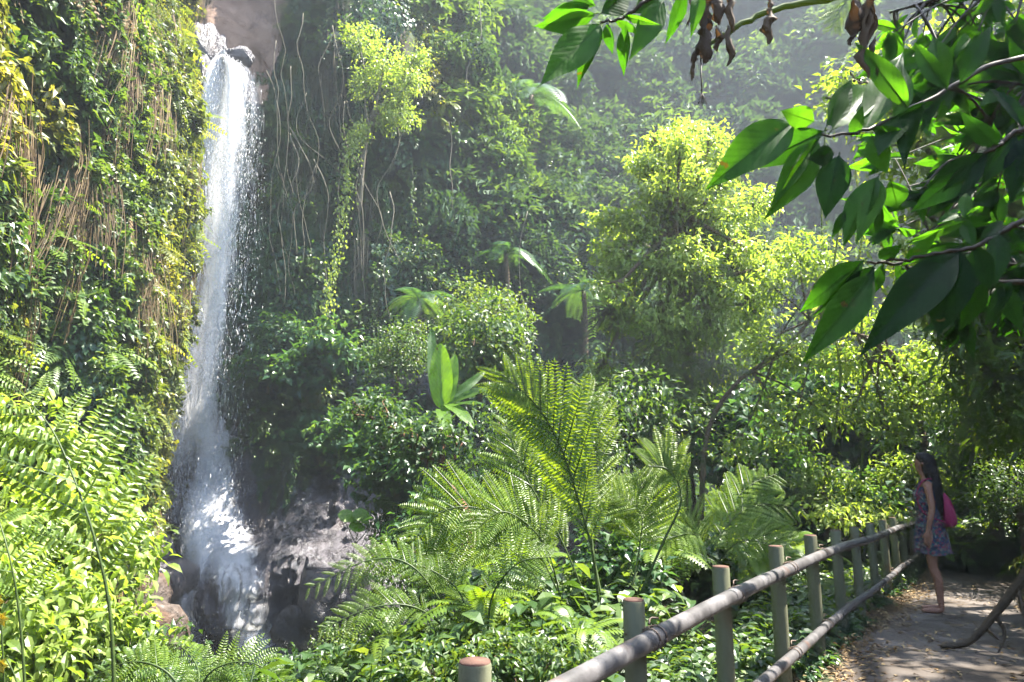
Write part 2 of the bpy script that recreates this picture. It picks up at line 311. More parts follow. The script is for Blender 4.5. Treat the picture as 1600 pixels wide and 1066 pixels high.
def frond_simple(g, base, d0, L, n=13, pl=.16, droop=.6, lv=.5, style='blade', up=(0, 0, 1)):
    t = np.linspace(0, 1, n + 3); d0 = nrm(d0); pts = np.asarray(base) + L * (d0 * t[:, None] + np.array([0, 0, -1]) * (droop * t ** 2)[:, None])
    tube(g, pts, np.linspace(.008, .002, len(pts)) * L, 3, .25, False)
    tt = nrm(np.gradient(pts, axis=0))[2:]; p = pts[2:]; sd = nrm(np.cross(tt, np.array(up) + 1e-3)); nn = nrm(np.cross(sd, tt)); pw = pl * L * np.sin(np.clip(np.linspace(.12, 1, len(p)), 0, 1) * math.pi * .93) ** .7 + .02
    for s in (-1, 1):
        leaves(g, p, nrm(sd * s + tt * .35 - [0, 0, .15]), nn, pw, np.full(len(p), L / n * .75), np.clip(lv + rng.normal(0, .08, len(p)), 0, 1), style)
def fern_tuft(n=8, L=.8, k=13, wall=True, pl=.17):
    g = Geo()
    for i in range(n):
        a = rng.uniform(-1.4, 1.4) if wall else rng.uniform(0, 6.28); el = rng.uniform(.1, 1.0)
        frond_simple(g, [0, 0, 0], [math.cos(a) * math.cos(el), math.sin(a) * math.cos(el), math.sin(el)], L * rng.uniform(.6, 1.1), k, pl, rng.uniform(.5, 1.1), rng.uniform(.3, .8))
    return g
def hanger(L=2.5, n=110, l=.09):
    g = Geo(); x = rng.normal(0, .08, 3); pts = curve([[.1, 0, 0], [.25 + x[0], x[1], -L * .35], [.2, x[2], -L * .7], [.22, x[0], -L]], 12); tube(g, pts, .008, 3, .2, False)
    q = curve(pts, n); leaves(g, q + rng.normal(0, .05, (n, 3)), nrm(rdir(n) * .8 + [.3, 0, -1]), nrm(rdir(n) * .5 + [1, 0, .5]), l * rng.uniform(.6, 1.3, n), l * .6, np.clip(rng.normal(.55, .2, n), 0, 1), 'far'); return g
def dry_hang(n=16, L=.8):
    g = Geo()
    for i in range(n):
        a = rng.uniform(-1.3, 1.3); frond_simple(g, rng.normal(0, .12, 3), [math.cos(a) * .5, math.sin(a) * .5, -.4], L * rng.uniform(.5, 1.1), 8, .12, .9, rng.uniform(.2, .9))
    return g
def moss_patch(n=260, l=.05, sz=.45):
    g = Geo(); p = np.stack([rng.uniform(0, .2, n), rng.uniform(-sz, sz, n), rng.uniform(-sz, sz, n)], 1)
    leaves(g, p, nrm(rdir(n) * .5 + [.5, 0, -1]), nrm(rdir(n) * .6 + [1, 0, .5]), l * rng.uniform(.7, 2, n), l * .6, np.clip(rng.normal(.5, .2, n), 0, 1), 'far'); return g
def crown_far(n=900, r=1.7, L=.42, nl=12):
    g = Geo(); lc = rdir(nl) * rng.uniform(.3, .8, (nl, 1)) * r * [1, 1, .7]; lr = rng.uniform(.35, .6, nl) * r
    i = rng.integers(0, nl, n); u = rdir(n); u[:, 2] = np.abs(u[:, 2]) * .9 - .25 * (rng.random(n) < .4); p = lc[i] + u * lr[i][:, None] * rng.uniform(.75, 1.05, (n, 1))
    leaves(g, p, nrm(u * .6 + rdir(n) * .7 - [0, 0, .5]), nrm(u + [0, 0, .6] + rdir(n) * .5), L * rng.uniform(.6, 1.2, n), L * .45, np.clip(.5 + rng.normal(0, .12, nl)[i] + rng.normal(0, .13, n), 0, 1), 'far'); return g
def herb(n=14, L=.11, h=.3):
    g = Geo(); k = rng.integers(3, 6)
    for s in range(k):
        a = rng.uniform(0, 6.28); top = np.array([math.cos(a) * h * .5, math.sin(a) * h * .5, h * rng.uniform(.6, 1)]); tube(g, [[0, 0, 0], top * .5 + [0, 0, .04], top], [.004, .003, .002], 3, .2, False)
        m = n // k + 2; t = rng.uniform(.35, 1, m)[:, None]; an = rng.uniform(0, 6.28, m)
        leaves(g, top * t, np.stack([np.cos(an), np.sin(an), rng.normal(-.05, .25, m)], 1), nrm(np.array([0, 0, 1.]) + rdir(m) * .35), L * rng.uniform(.6, 1.2, m), L * .5, np.clip(rng.normal(.55, .2) + rng.normal(0, .1, m), 0, 1), 'near')
    return g
def strands(n=34, L=1.5):
    g = Geo()
    for i in range(n):
        a = np.array([rng.uniform(.02, .3), rng.uniform(-.35, .35), rng.uniform(-.2, .5)]); l = L * rng.uniform(.4, 1.1); k = rng.normal(0, .06, 2)
        tube(g, curve([a, a + [.06, k[0], -l * .5], a + [.02, k[0] + k[1], -l]], 6), .0055, 3, rng.uniform(.1, 1), False)
    return g
def scatter(name, proto_geo, mat, pos, yaw, scale, tint=None, tilt=.25, uw=False):
    """one object of kind stuff that draws PROTO_GEO at many places"""
    pm = proto_geo.mesh(name + '_piece', mat, smooth=False, uw=uw); po = bpy.data.objects.new(name + '_piece', pm)
    n = len(pos); me = bpy.data.meshes.new(name); me.vertices.add(n); me.vertices.foreach_set('co', np.asarray(pos, np.float32).ravel())
    rot = np.stack([rng.normal(0, tilt, n), rng.normal(0, tilt, n), yaw], 1).astype(np.float32)
    a = me.attributes.new('rot', 'FLOAT_VECTOR', 'POINT'); a.data.foreach_set('vector', rot.ravel())
    a = me.attributes.new('scl', 'FLOAT', 'POINT'); a.data.foreach_set('value', np.asarray(scale, np.float32))
    a = me.attributes.new('tint', 'FLOAT', 'POINT'); a.data.foreach_set('value', np.asarray(np.zeros(n) if tint is None else tint, np.float32))
    o = link(name, me, kind='stuff')
    ng = bpy.data.node_groups.new(name, 'GeometryNodeTree'); ng.interface.new_socket('Geometry', in_out='INPUT', socket_type='NodeSocketGeometry'); ng.interface.new_socket('Geometry', in_out='OUTPUT', socket_type='NodeSocketGeometry')
    gi, go = ng.nodes.new('NodeGroupInput'), ng.nodes.new('NodeGroupOutput'); oi = ng.nodes.new('GeometryNodeObjectInfo'); oi.inputs['Object'].default_value = po
    ip = ng.nodes.new('GeometryNodeInstanceOnPoints'); mp = ng.nodes.new('GeometryNodeMeshToPoints')
    r = ng.nodes.new('GeometryNodeInputNamedAttribute'); r.data_type = 'FLOAT_VECTOR'; r.inputs[0].default_value = 'rot'
    er = ng.nodes.new('FunctionNodeEulerToRotation')
    s = ng.nodes.new('GeometryNodeInputNamedAttribute'); s.data_type = 'FLOAT'; s.inputs[0].default_value = 'scl'
    L = ng.links.new; L(gi.outputs[0], mp.inputs[0]); L(mp.outputs[0], ip.inputs['Points']); L(oi.outputs['Geometry'], ip.inputs['Instance'])
    L(r.outputs[0], er.inputs[0]); L(er.outputs[0], ip.inputs['Rotation']); L(s.outputs[0], ip.inputs['Scale']); L(ip.outputs[0], go.inputs[0])
    m = o.modifiers.new('scatter', 'NODES'); m.node_group = ng; return o
# sample points on the cliff sheet
cA = CS[:-1, :-1]; cB = CS[1:, :-1]; cD = CS[:-1, 1:]
cn = np.cross(cB - cA, cD - cA); area = np.linalg.norm(cn, axis=-1); cnn = nrm(cn)
flip = np.sign((cnn[..., :2] * nr2[:-1, None, :]).sum(-1).mean()); cnn = cnn * flip
SI = np.broadcast_to(sidx[:-1, None], area.shape)
def in_view(p, mrg=.12):
    d = p - np.array([0, 0, HC]); c, s = math.cos(PITCH), math.sin(PITCH); f = d[..., 1] * c + d[..., 2] * s; u = d[..., 0] / f; v = (-d[..., 1] * s + d[..., 2] * c) / f
    return (f > 0) & (np.abs(u) < .75 + mrg) & (np.abs(v) < .5 + mrg)
def wall_points(n, weight):
    wt = (area * weight).ravel(); k = rng.choice(wt.size, n, p=wt / wt.sum()); i, j = np.unravel_index(k, area.shape)
    u, v = rng.random((n, 1)), rng.random((n, 1)); p = cA[i, j] + (cB[i, j] - cA[i, j]) * u + (cD[i, j] - cA[i, j]) * v
    return p, cnn[i, j], SI[i, j]
def yaw_of(nn): return np.arctan2(nn[:, 1], nn[:, 0])
cc_ = (cA + cB + cD) / 3; vis = in_view(cc_, .18)
Zc = cc_[..., 2]
LW = ((SI < 5.9) & (cc_[..., 1] > 8) & (Zc > -7) & vis).astype(float)                 # left wall
# bare places: the chute and soil above the lip, the wet strip behind the water
bare = np.exp(-((SI - 7.3) / .5) ** 2) * (Zc > 16) + ((SI > 5.9) & (SI < 8.6) & (Zc < 4)) * 1.
BW = ((SI >= 5.9) & (SI < 12.4) & (Zc > -7) & vis) * np.clip(1 - 1.3 * bare, 0, 1)
HW = ((SI >= 10.6) & vis & (Zc > -4)).astype(float)
def tint_of(p, k=.35, bias=.45, s=31): return np.clip((fbm(p * k, 3, s) + .2 - bias) * 2.2, 0, 1)
# --- left wall
def wall_stuff(name, gen, mat, n, Wt, smin, smax, tint=None, nvar=2, out=.1, tilt=.25):
    for v in range(nvar):
        p, nn, s_ = wall_points(n // nvar, Wt); p = p + nn * rng.uniform(0, out, (len(p), 1))
        scatter(name, gen(), mat, p, yaw_of(nn) + rng.normal(0, .3, len(p)), rng.uniform(smin, smax, len(p)), None if tint is None else tint(p), tilt)
lw_t = lambda p: np.clip(tint_of(p, .45, .5) + np.clip((p[:, 1] - 17) * .12, 0, .35), 0, .9)
clump = lambda Wt, k, s, lo=0.0: Wt * np.clip(fbm(cc_ * k, 3, s) * 1.5 + .6 + lo, 0, 1.5)
wall_stuff('cliff_leaves', lambda: spray(70, .6, .22), M['leaf'], 2600, clump(LW, .4, 41, .15), .6, 1.3, lw_t, 3, .6)
wall_stuff('cliff_creeper_leaves', lambda: creeper(60, .17, .45), M['creeper'], 1700, clump(LW, .35, 42), .6, 1.2, lw_t, 2, .2)
wall_stuff('cliff_fern_foliage', lambda: fern_tuft(), M['fern'], 520, clump(LW, .3, 43), .6, 1.5, lw_t, 2, .2)
wall_stuff('dry_hanging_foliage', lambda: dry_hang(), M['dry'], 45, clump(LW * (cc_[..., 1] < 18.5), .35, 44, -.3), .5, 1.1, None, 2, .5)
wall_stuff('moss_foliage', lambda: moss_patch(), M['moss'], 2600, LW * (.3 + np.clip((cc_[..., 1] - 17) * .6, 0, 3)), .7, 1.5, lw_t, 2, .3)
wall_stuff('hanging_creeper_foliage', lambda: hanger(), M['leaf'], 420, clump(LW, .4, 45), .5, 1.1, lw_t, 2, .5, .1)
wall_stuff('dry_strand_foliage', lambda: strands(), M['dry'], 240, clump(LW, .5, 47, -.2), .7, 1.8, None, 3, .5, .08)
# --- back wall
bw_t = lambda p: tint_of(p, .3, .75)
strip = ((SI > 8.2) & (SI < 9.2))
wall_stuff('back_cliff_leaves', lambda: spray(80, .6, .2), M['leaf'], 4200, clump(BW * (1 - .15 * strip), .35, 51, .1), .7, 1.5, bw_t, 3, .6)
wall_stuff('back_cliff_creeper_leaves', lambda: creeper(80, .19, .6), M['creeper'], 3600, clump(BW * (1 - .15 * strip), .3, 52, .1), .7, 1.4, bw_t, 2, .4)
wall_stuff('back_cliff_fern_foliage', lambda: fern_tuft(), M['fern'], 450, clump(BW, .3, 53), .7, 1.8, bw_t, 2, .3)
wall_stuff('back_cliff_moss_foliage', lambda: moss_patch(), M['moss'], 1900, BW * (.25 + .8 * strip), .7, 1.6, lambda p: tint_of(p, .3, .2), 2, .2)
wall_stuff('back_cliff_hanging_foliage', lambda: hanger(3.2, 130, .11), M['leaf'], 700, clump(BW, .35, 54), .6, 1.5, bw_t, 3, .8, .1)
wall_stuff('back_cliff_strand_foliage', lambda: strands(26, 2.2), M['vine'], 240, clump(BW * (SI < 10), .4, 57, .1), .7, 1.8, None, 3, .6, .06)
wall_stuff('hanging_vine_foliage', lambda: hanger(3.4, 200, .13), M['creeper'], 420, BW * ((SI > 8.1) & (SI < 10)), .7, 1.4, bw_t, 3, .8, .08)
# --- wooded hill behind
for v in range(4):
    p, nn, s_ = wall_points(480, HW); p[:, 2] += .3
    scatter('hill_foliage', crown_far(), M['far_leaf'], p, rng.uniform(0, 6.28, len(p)), rng.uniform(.6, 1.7, len(p)) * np.interp(p[:, 1], [30, 70], [.85, 1.7]), tint_of(p, .15, .3), .15)
#@@WALLS_END

# ------------------------------------------------------------------ waterfall: rock, water
M['wetrock'] = noise_mat('wet_rock', [(.3, (.016, .014, .016)), (.5, (.062, .055, .062)), (.72, (.16, .145, .158))], 2.6, .45, 1, .35, detail=14, spec=.8, rough2=.15, stretch=(1, 1, .55), second=(.6, (.10, .07, .055), .58, .75))
M['soilwall'] = noise_mat('brown_soil', [(.3, (.10, .06, .04)), (.7, (.26, .17, .12))], 1.2, .9, .8, .1)
def rock_y(x, z):
    x = np.asarray(x, float); z = np.asarray(z, float)
    h = np.clip(3.9 - z, 0, 12); wd = .9 + h * .74; cx = -10.9 + .3 * h
    sh = np.exp(-(np.abs((x - cx) / wd) ** 2.6))
    up = np.clip(h, 0, 5.4) * .48 * sh
    step = 1 / (1 + np.exp((z + 1.85 + .5 * noise(np.stack([x * .9, x * 0, x * 0], -1), 3)) * 5))
    lo = step * (1.0 + .5 * np.sin(x * 1.3 + 1)) * np.exp(-(np.abs((x + 9.9) / 3.6) ** 4)) - step * np.clip(-1.9 - z, 0, 5) * .22
    right = np.clip(x + 8, 0, 6) * .42 * (1 / (1 + np.exp((z + .6 + (x + 8) * .25) * 3)))
    p = np.stack([x, x * 0, z], -1)
    cav = np.exp(-((x + 8.7) / .9) ** 2 - ((z - .2) / 1.6) ** 2) * .8
    flute = (np.abs(noise(p * np.array([3.2, 1, .35]), 77)) * .55 * step + .12 * np.abs(noise(p * np.array([5, 1, 1.2]), 78)))
    return 26.4 - up - lo - right + cav - fbm(p * .55, 5, 71) * .45 - flute - .2 * np.abs(fbm(p * 2.0, 4, 72)) - .06 * fbm(p * 6, 2, 73)
xs = np.linspace(-14.6, -2.5, 240); zs = np.linspace(-7, 5.2, 240); X, Z = np.meshgrid(xs, zs, indexing='ij')
i, j = np.meshgrid(np.arange(239), np.arange(239), indexing='ij')
g = Geo(); g.add(np.stack([X, rock_y(X, Z), Z], -1).reshape(-1, 3), None, np.stack([i * 240 + j, (i + 1) * 240 + j, (i + 1) * 240 + j + 1, i * 240 + j + 1], -1).reshape(-1, 4))
build(g, 'waterfall_rock', M['wetrock'], kind='structure')
def water_mat(name, lo, hi, sx, sz, base=.85):
    m, t, out = mat_new(name); l = t.links; tc = N(t, 'ShaderNodeTexCoord'); mp = N(t, 'ShaderNodeMapping'); mp.inputs['Scale'].default_value = (sx, sx, sz); l.new(tc.outputs['Object'], mp.inputs[0])
    no = N(t, 'ShaderNodeTexNoise'); no.inputs['Scale'].default_value = 1; no.inputs['Detail'].default_value = 7; no.inputs['Roughness'].default_value = .7; l.new(mp.outputs[0], no.inputs[0])
    a = N(t, 'ShaderNodeAttribute', attribute_name='lv'); s1 = N(t, 'ShaderNodeMath', operation='ADD'); l.new(no.outputs[0], s1.inputs[0]); l.new(a.outputs['Fac'], s1.inputs[1])
    mr = N(t, 'ShaderNodeMapRange'); l.new(s1.outputs[0], mr.inputs[0]); mr.inputs[1].default_value = lo; mr.inputs[2].default_value = hi; mr.inputs[3].default_value = 0; mr.inputs[4].default_value = .92
    bs = N(t, 'ShaderNodeBsdfPrincipled'); bs.inputs['Base Color'].default_value = (base, base, base * 1.03, 1); bs.inputs['Roughness'].default_value = .35; bs.inputs['Specular IOR Level'].default_value = .5
    tl = N(t, 'ShaderNodeBsdfTranslucent'); tl.inputs[0].default_value = (base, base, base, 1); ms = N(t, 'ShaderNodeMixShader'); ms.inputs[0].default_value = .5; l.new(bs.outputs[0], ms.inputs[1]); l.new(tl.outputs[0], ms.inputs[2])
    tp = N(t, 'ShaderNodeBsdfTransparent'); m2 = N(t, 'ShaderNodeMixShader'); l.new(mr.outputs[0], m2.inputs[0]); l.new(tp.outputs[0], m2.inputs[1]); l.new(ms.outputs[0], m2.inputs[2]); l.new(m2.outputs[0], out.inputs[0]); return m
M['fallwater'] = water_mat('falling_water', .92, 1.5, 5, .35)
M['cascade'] = water_mat('cascade_water', 1.0, 1.3, 7, .9)
M['drop'] = water_mat('water_drops', -1, -.5, 1, 1, .9)
LIP = P(346, 92, 24.6)
wf = thing('waterfall', (LIP[0], LIP[1], -5.6), 'tall white waterfall dropping from a mossy cliff onto dark wet rock', 'waterfall')
def fall_pt(vx, vy, z):
    """x, y of water that left the lip with sideways speed vx, vy when it has dropped to z"""
    t = np.sqrt(np.clip(2 * (LIP[2] - z), 0, None) / 9.81); return LIP[0] - .02 * (LIP[2] - z) + vx * (1 - np.exp(-t * 1.5)) / .9, LIP[1] + vy * t
for k, (y0, xa, xb, dens) in enumerate([(-.1, -.5, .95, .74), (-.35, -.6, 1.2, .62), (-.6, -.4, 1.8, .46), (-.25, .1, 2.8, .2), (-.2, -.5, .4, .9)]):
    u, v = np.meshgrid(np.linspace(0, 1, 26), np.linspace(0, 1, 120), indexing='ij'); z = LIP[2] + .1 - v * (LIP[2] + .1 - .2)
    fx, fy = fall_pt(xa + (xb - xa) * u, y0, z); wob = fbm(np.stack([u * 3 + k * 7, v * 5, v * 0], -1), 3, 81) * .12
    V = np.stack([fx + (u - .5) * .25, fy + wob - .12 * np.sin(u * 9 + k), z - .0 * u], -1)
    lv = dens + .22 * (1 - (2 * u - 1) ** 2) - .25 - .2 * v + .2 * np.clip(1 - v * 4, 0, 1) - .35 * np.clip(np.abs(2 * u - 1) - .7, 0, 1) - .9 * np.clip(v - .86, 0, 1) / .14
    i, j = np.meshgrid(np.arange(25), np.arange(119), indexing='ij')
    g = Geo(); g.add(V.reshape(-1, 3), None, np.stack([i * 120 + j, (i + 1) * 120 + j, (i + 1) * 120 + j + 1, i * 120 + j + 1], -1).reshape(-1, 4), lv.ravel() + .35)
    build(g, 'water_veil', M['fallwater'], wf)
# cascades that cling to the rock
def cascade(ctr, wid, z0, z1, dens, lift=.1):
    z = np.linspace(z0, z1, 110)[None]; u = np.linspace(0, 1, 40)[:, None]; c = np.interp(-z, [-a for a, _ in ctr], [b for _, b in ctr]); ww = np.interp(-z, [-a for a, _ in wid], [b for _, b in wid])
    x = c + (u - .5) * 2 * ww; zz = z + 0 * u; y = rock_y(x, zz); 
    for _ in range(7): y[1:-1] = (y[:-2] + y[2:] + y[1:-1]) / 3; y[:, 1:-1] = (y[:, :-2] + y[:, 2:] + y[:, 1:-1]) / 3
    lv = dens + .35 * (1 - np.abs(2 * u - 1) ** 2) + 0 * z - .5 * np.clip(np.linspace(0, 1, 110)[None] - .88, 0, 1) / .12 - .4 * (np.abs(2 * u - 1) ** 6)
    i, j = np.meshgrid(np.arange(39), np.arange(109), indexing='ij'); g = Geo()
    g.add(np.stack([x, y - lift - .18, zz], -1).reshape(-1, 3), None, np.stack([i * 110 + j, (i + 1) * 110 + j, (i + 1) * 110 + j + 1, i * 110 + j + 1], -1).reshape(-1, 4), lv.ravel()); build(g, 'cascade', M['cascade'], wf)
def XZ(px, py, d=23.5): q = P(px, py, d); return q[2], q[0]
cascade([XZ(290, 650), XZ(305, 740), XZ(320, 830), XZ(360, 890), XZ(385, 935)], [(3, .6), (0, 1.1), (-1.6, 1.7), (-3, 1.5)], 3.8, -2.3, .50)
cascade([XZ(290, 700), XZ(310, 800), XZ(315, 900), XZ(318, 1040)], [(3, .4), (0, .7), (-2, .9), (-6, .7)], 2.6, -6, .42, .3)
cascade([XZ(380, 870), XZ(400, 900), XZ(405, 960), XZ(415, 1040)], [(0, .5), (-2, .8), (-6, .5)], -1.2, -5.2, .40, .2)
cascade([XZ(420, 700), XZ(440, 800), XZ(470, 880)], [(3, .5), (1, 1.6), (-2, 2.5)], 2.4, -2.4, .14)
# spray: tens of thousands of falling drops
OCT = np.array([[.5, 0, 0], [-.25, .43, 0], [-.25, -.43, 0], [0, 0, 1], [0, 0, -1.0]]); OT = np.array([[0, 1, 3], [1, 2, 3], [2, 0, 3], [1, 0, 4], [2, 1, 4], [0, 2, 4]])
def drops(P_, r, el):
    n = len(P_); V = P_[:, None] + OCT[None] * np.stack([r, r, r * el], -1)[:, None]; T = (OT[None] + (np.arange(n) * 5)[:, None, None]).reshape(-1, 3); return V.reshape(-1, 3), T
n = 26000; v = rng.random(n) ** 1.1; z = LIP[2] + .25 - v * (LIP[2] + .2 + .5); q = rng.random(n); vx = np.where(q < .6, rng.normal(.2, .5, n), rng.uniform(-.4, 2.7, n) * rng.uniform(.6, 1, n)); vy = rng.normal(-.35, .3, n)
fx, fy = fall_pt(vx, vy, z); rr = rng.uniform(.006, .016, n) * (1 + .9 * (rng.random(n) < .08)); g = Geo(); V, T = drops(np.stack([fx + rng.normal(0, .06, n), fy, z + rng.normal(0, .1, n)], -1), rr, rng.uniform(1.5, 7, n)); g.add(V, T)
n = 9000; a = rng.uniform(0, 6.28, n); rad = np.abs(rng.normal(0, .9, n)); zz = rng.uniform(-5.9, 2.2, n); cx = np.interp(-zz, [-3, 0, 2, 6], [-11.1, -10.8, -10.1, -10.6]); xx = cx + rad * np.cos(a) * .9
V, T = drops(np.stack([xx, rock_y(xx, zz) - .2 - np.abs(rng.normal(0, .35, n)), zz], -1), rng.uniform(.006, .016, n), rng.uniform(1, 3, n)); g.add(V, T)
build(g, 'spray', M['drop'], wf, kind='stuff')
# pool
M['pool'] = noise_mat('stream_water', [(.3, (.02, .025, .02)), (.7, (.06, .07, .06))], 4, .12, .4, .05, spec=.8)
g = Geo(); g.add([[-15, 10, -5.75], [2, 12, -5.75], [2, 27, -5.75], [-15, 27, -5.75]], None, [[0, 1, 2, 3]]); build(g, 'stream_water', M['pool'], kind='structure')
def boulder(loc, r, sd, label, mat='wetrock', sq=(1, 1, .8)):
    n1, n2 = 18, 11; th, ph = np.meshgrid(np.arange(n1) / n1 * 2 * math.pi, np.linspace(.02, math.pi - .02, n2), indexing='ij')
    u = np.stack([np.cos(th) * np.sin(ph), np.sin(th) * np.sin(ph), np.cos(ph)], -1); u2 = np.sign(u) * np.abs(u) ** .75; V = np.asarray(loc) + u2 * r * np.array(sq) * (1 + .28 * fbm(u * 1.4 + sd * 9.1, 4, sd))[..., None]
    i, j = np.meshgrid(np.arange(n1), np.arange(n2 - 1), indexing='ij'); i2 = (i + 1) % n1
    g = Geo(); g.add(V.reshape(-1, 3), None, np.stack([i * n2 + j, i * n2 + j + 1, i2 * n2 + j + 1, i2 * n2 + j], -1).reshape(-1, 4))
    o = build(g, 'boulder', M[mat]); o['label'] = label; o['category'] = 'rock'; return o
M['ochre'] = noise_mat('ochre_rock', [(.3, (.03, .022, .016)), (.5, (.09, .065, .05)), (.7, (.22, .18, .155))], 3.5, .6, 1, .3, spec=.5, detail=13, second=(1.3, (.10, .055, .03), .5, .65))
for k, (px, py, d, r, lb, mt) in enumerate([(215, 930, 20.5, .95, 'large ochre boulder left of the foot of the waterfall', 'ochre'), (238, 985, 20, .9, 'reddish brown boulder low beside the falling water', 'ochre'), (262, 905, 21.5, .7, 'pale wet boulder touching the left edge of the cascade', 'wetrock'),
        (195, 1010, 19.5, .7, 'ochre boulder lowest of the pile beside the waterfall', 'ochre'), (225, 870, 21.5, .75, 'grey boulder on top of the pile left of the cascade', 'wetrock'), (262, 680, 24.3, .38, 'pale rock knob beside the stream halfway up the fall', 'wetrock'),
        (520, 935, 20.6, 1.0, 'dark wet boulder under the ledge right of the waterfall', 'wetrock'), (470, 980, 20.4, .7, 'dark boulder below the fluted brown ledge', 'wetrock')]):
    boulder(P(px, py, d), r, k + 3, lb, mt)
# soil face and dark chute above the lip are parts of the cliff
q = Geo(); xs = np.linspace(-13.4, -10.3, 60); zs = np.linspace(16.3, 24, 60); X, Z = np.meshgrid(xs, zs, indexing='ij'); Yy = 26.6 + np.clip(Z - 17, 0, 9) * .35 - .35 * fbm(np.stack([X * .8, Z * .5, X * 0], -1), 4, 91) - 1.1 * np.exp(-((X + 8.7) / .8) ** 2) - 1.4 * np.exp(-((X + 13.2) / 1.0) ** 2)
i, j = np.meshgrid(np.arange(59), np.arange(59), indexing='ij'); q.add(np.stack([X, Yy, Z], -1).reshape(-1, 3), None, np.stack([i * 60 + j, (i + 1) * 60 + j, (i + 1) * 60 + j + 1, i * 60 + j + 1], -1).reshape(-1, 4)); build(q, 'bare_soil_cliff', M['soilwall'], kind='structure')
for k, (px, py, d, r, sq, lb) in enumerate([(322, 70, 25.2, .55, (.9, .9, 1.6), 'dark rock lip where the stream leaves the cliff'), (372, 92, 25.4, .5, (1.3, .8, .7), 'brown rock just right of the top of the fall'), (318, 110, 24.9, .35, (.7, .8, 2), 'narrow dark rock fin beside the top of the water'), (345, 70, 25.8, .35, (.6, .8, 1.2), 'mossy stone above the lip of the waterfall')]):
    boulder(P(px, py, d), r, k + 23, lb, 'wetrock', sq)

# ------------------------------------------------------------------ railing
M['post'] = noise_mat('weathered_green_pole', [(.3, (.07, .07, .04)), (.5, (.14, .145, .09)), (.75, (.23, .235, .15))], 7, .6, .25, .004, stretch=(1, 1, .12), second=(2.3, (.13, .075, .035), .55, .72))
M['cap'] = noise_mat('rusty_red_top', [(.3, (.05, .026, .02)), (.7, (.13, .07, .05))], 18, .9, .4, .004)
M['rail'] = noise_mat('grey_metal_pipe', [(.3, (.04, .038, .038)), (.5, (.085, .08, .08)), (.75, (.19, .18, .18))], 6, .45, .2, .004, second=(4, (.10, .06, .045), .6, .75))
M['wire'] = noise_mat('rusty_wire', [(.3, (.05, .03, .02)), (.7, (.22, .16, .12))], 30, .5, .2, .002)
TOPS = [(742, 1035), (990, 938), (1126, 886), (1212, 854), (1266, 837), (1305, 829), (1335, 824), (1359, 818), (1379, 813), (1394, 809), (1408, 806), (1421, 800)]
rl = thing('railing', (-.1, 2.06, 0), 'rustic railing of greenish posts and two grey pipes along the footpath', 'railing')
pts = []
for k, (px, py) in enumerate(TOPS):
    d = 2.06 + .892 * k; q = P(px, py, d); x, y, z = q; zt = z + 0; zb = float(gz(x, y)) - .12; r = .047 + .002 * math.sin(k * 5); lx, ly = .006 * math.sin(k * 3.1), .006 * math.cos(k * 2.3)
    g = Geo(); tube(g, [[x + lx * 2, y + ly * 2, zb], [x + lx, y + ly, (zb + zt) / 2], [x, y, zt - .006], [x, y, zt]], [r * 1.03, r, r, r * .95], 20, .5, False); po = build(g, 'post', M['post'], rl)
    g = Geo(); tube(g, [[x, y, zt - .004], [x, y, zt + .004]], [r * .965, r * .93], 20); build(g, 'post_top', M['cap'], po)
    pts.append(q)
pts = np.array(pts); tt = nrm(np.gradient(pts, axis=0)); sd = nrm(np.cross(tt, [0, 0, 1.]))
def rail(off, r, ext, zfun):
    c = pts + sd * (.047 + r) ; c[:, 2] = zfun(pts); c = np.vstack([c[0] - tt[0] * ext, c, c[-1] + tt[-1] * .35]); q = curve(c, 90); q = q + np.stack([q[:, 0] * 0, q[:, 0] * 0, .006 * np.sin(q[:, 1] * 2.1)], -1)
    g = Geo(); tube(g, q, r, 16); o = build(g, 'rail', M['rail'], rl); return c[1:-1]
c1 = rail(0, .038, 3, lambda p: p[:, 2] - .135 - .0 * p[:, 1]); c2 = rail(0, .033, 3, lambda p: p[:, 2] - .66)
for cc, r in ((c1, .038), (c2, .033)):
    for k in range(12):
        g = Geo(); tv = tt[k]; up = np.array([0, 0, 1.])
        for e in (-.035, .03):
            th = np.linspace(0, 6.3, 15)[:, None]; tube(g, cc[k] + tv * e + (sd[k] * np.cos(th) + np.cross(sd[k], tv) * np.sin(th)) * (r + .004), .0035, 5)
            tube(g, curve([cc[k] + tv * e + [0, 0, r + .004], cc[k] + tv * e * .6 - sd[k] * r * .9 + [0, 0, r * .9], pts[k] * [1, 1, 0] + [0, 0, cc[k][2] + .01] - sd[k] * .02 - tv * .05 * np.sign(e)], 6), .003, 4)
        tube(g, curve([cc[k] - sd[k] * .02 + [0, 0, .05], cc[k] - sd[k] * .03 + tv * .04 + [0, 0, .065], cc[k] - sd[k] * .01 + tv * .075 + [0, 0, .06]], 6), .004, 4)
        build(g, 'wire_tie', M['wire'], rl)

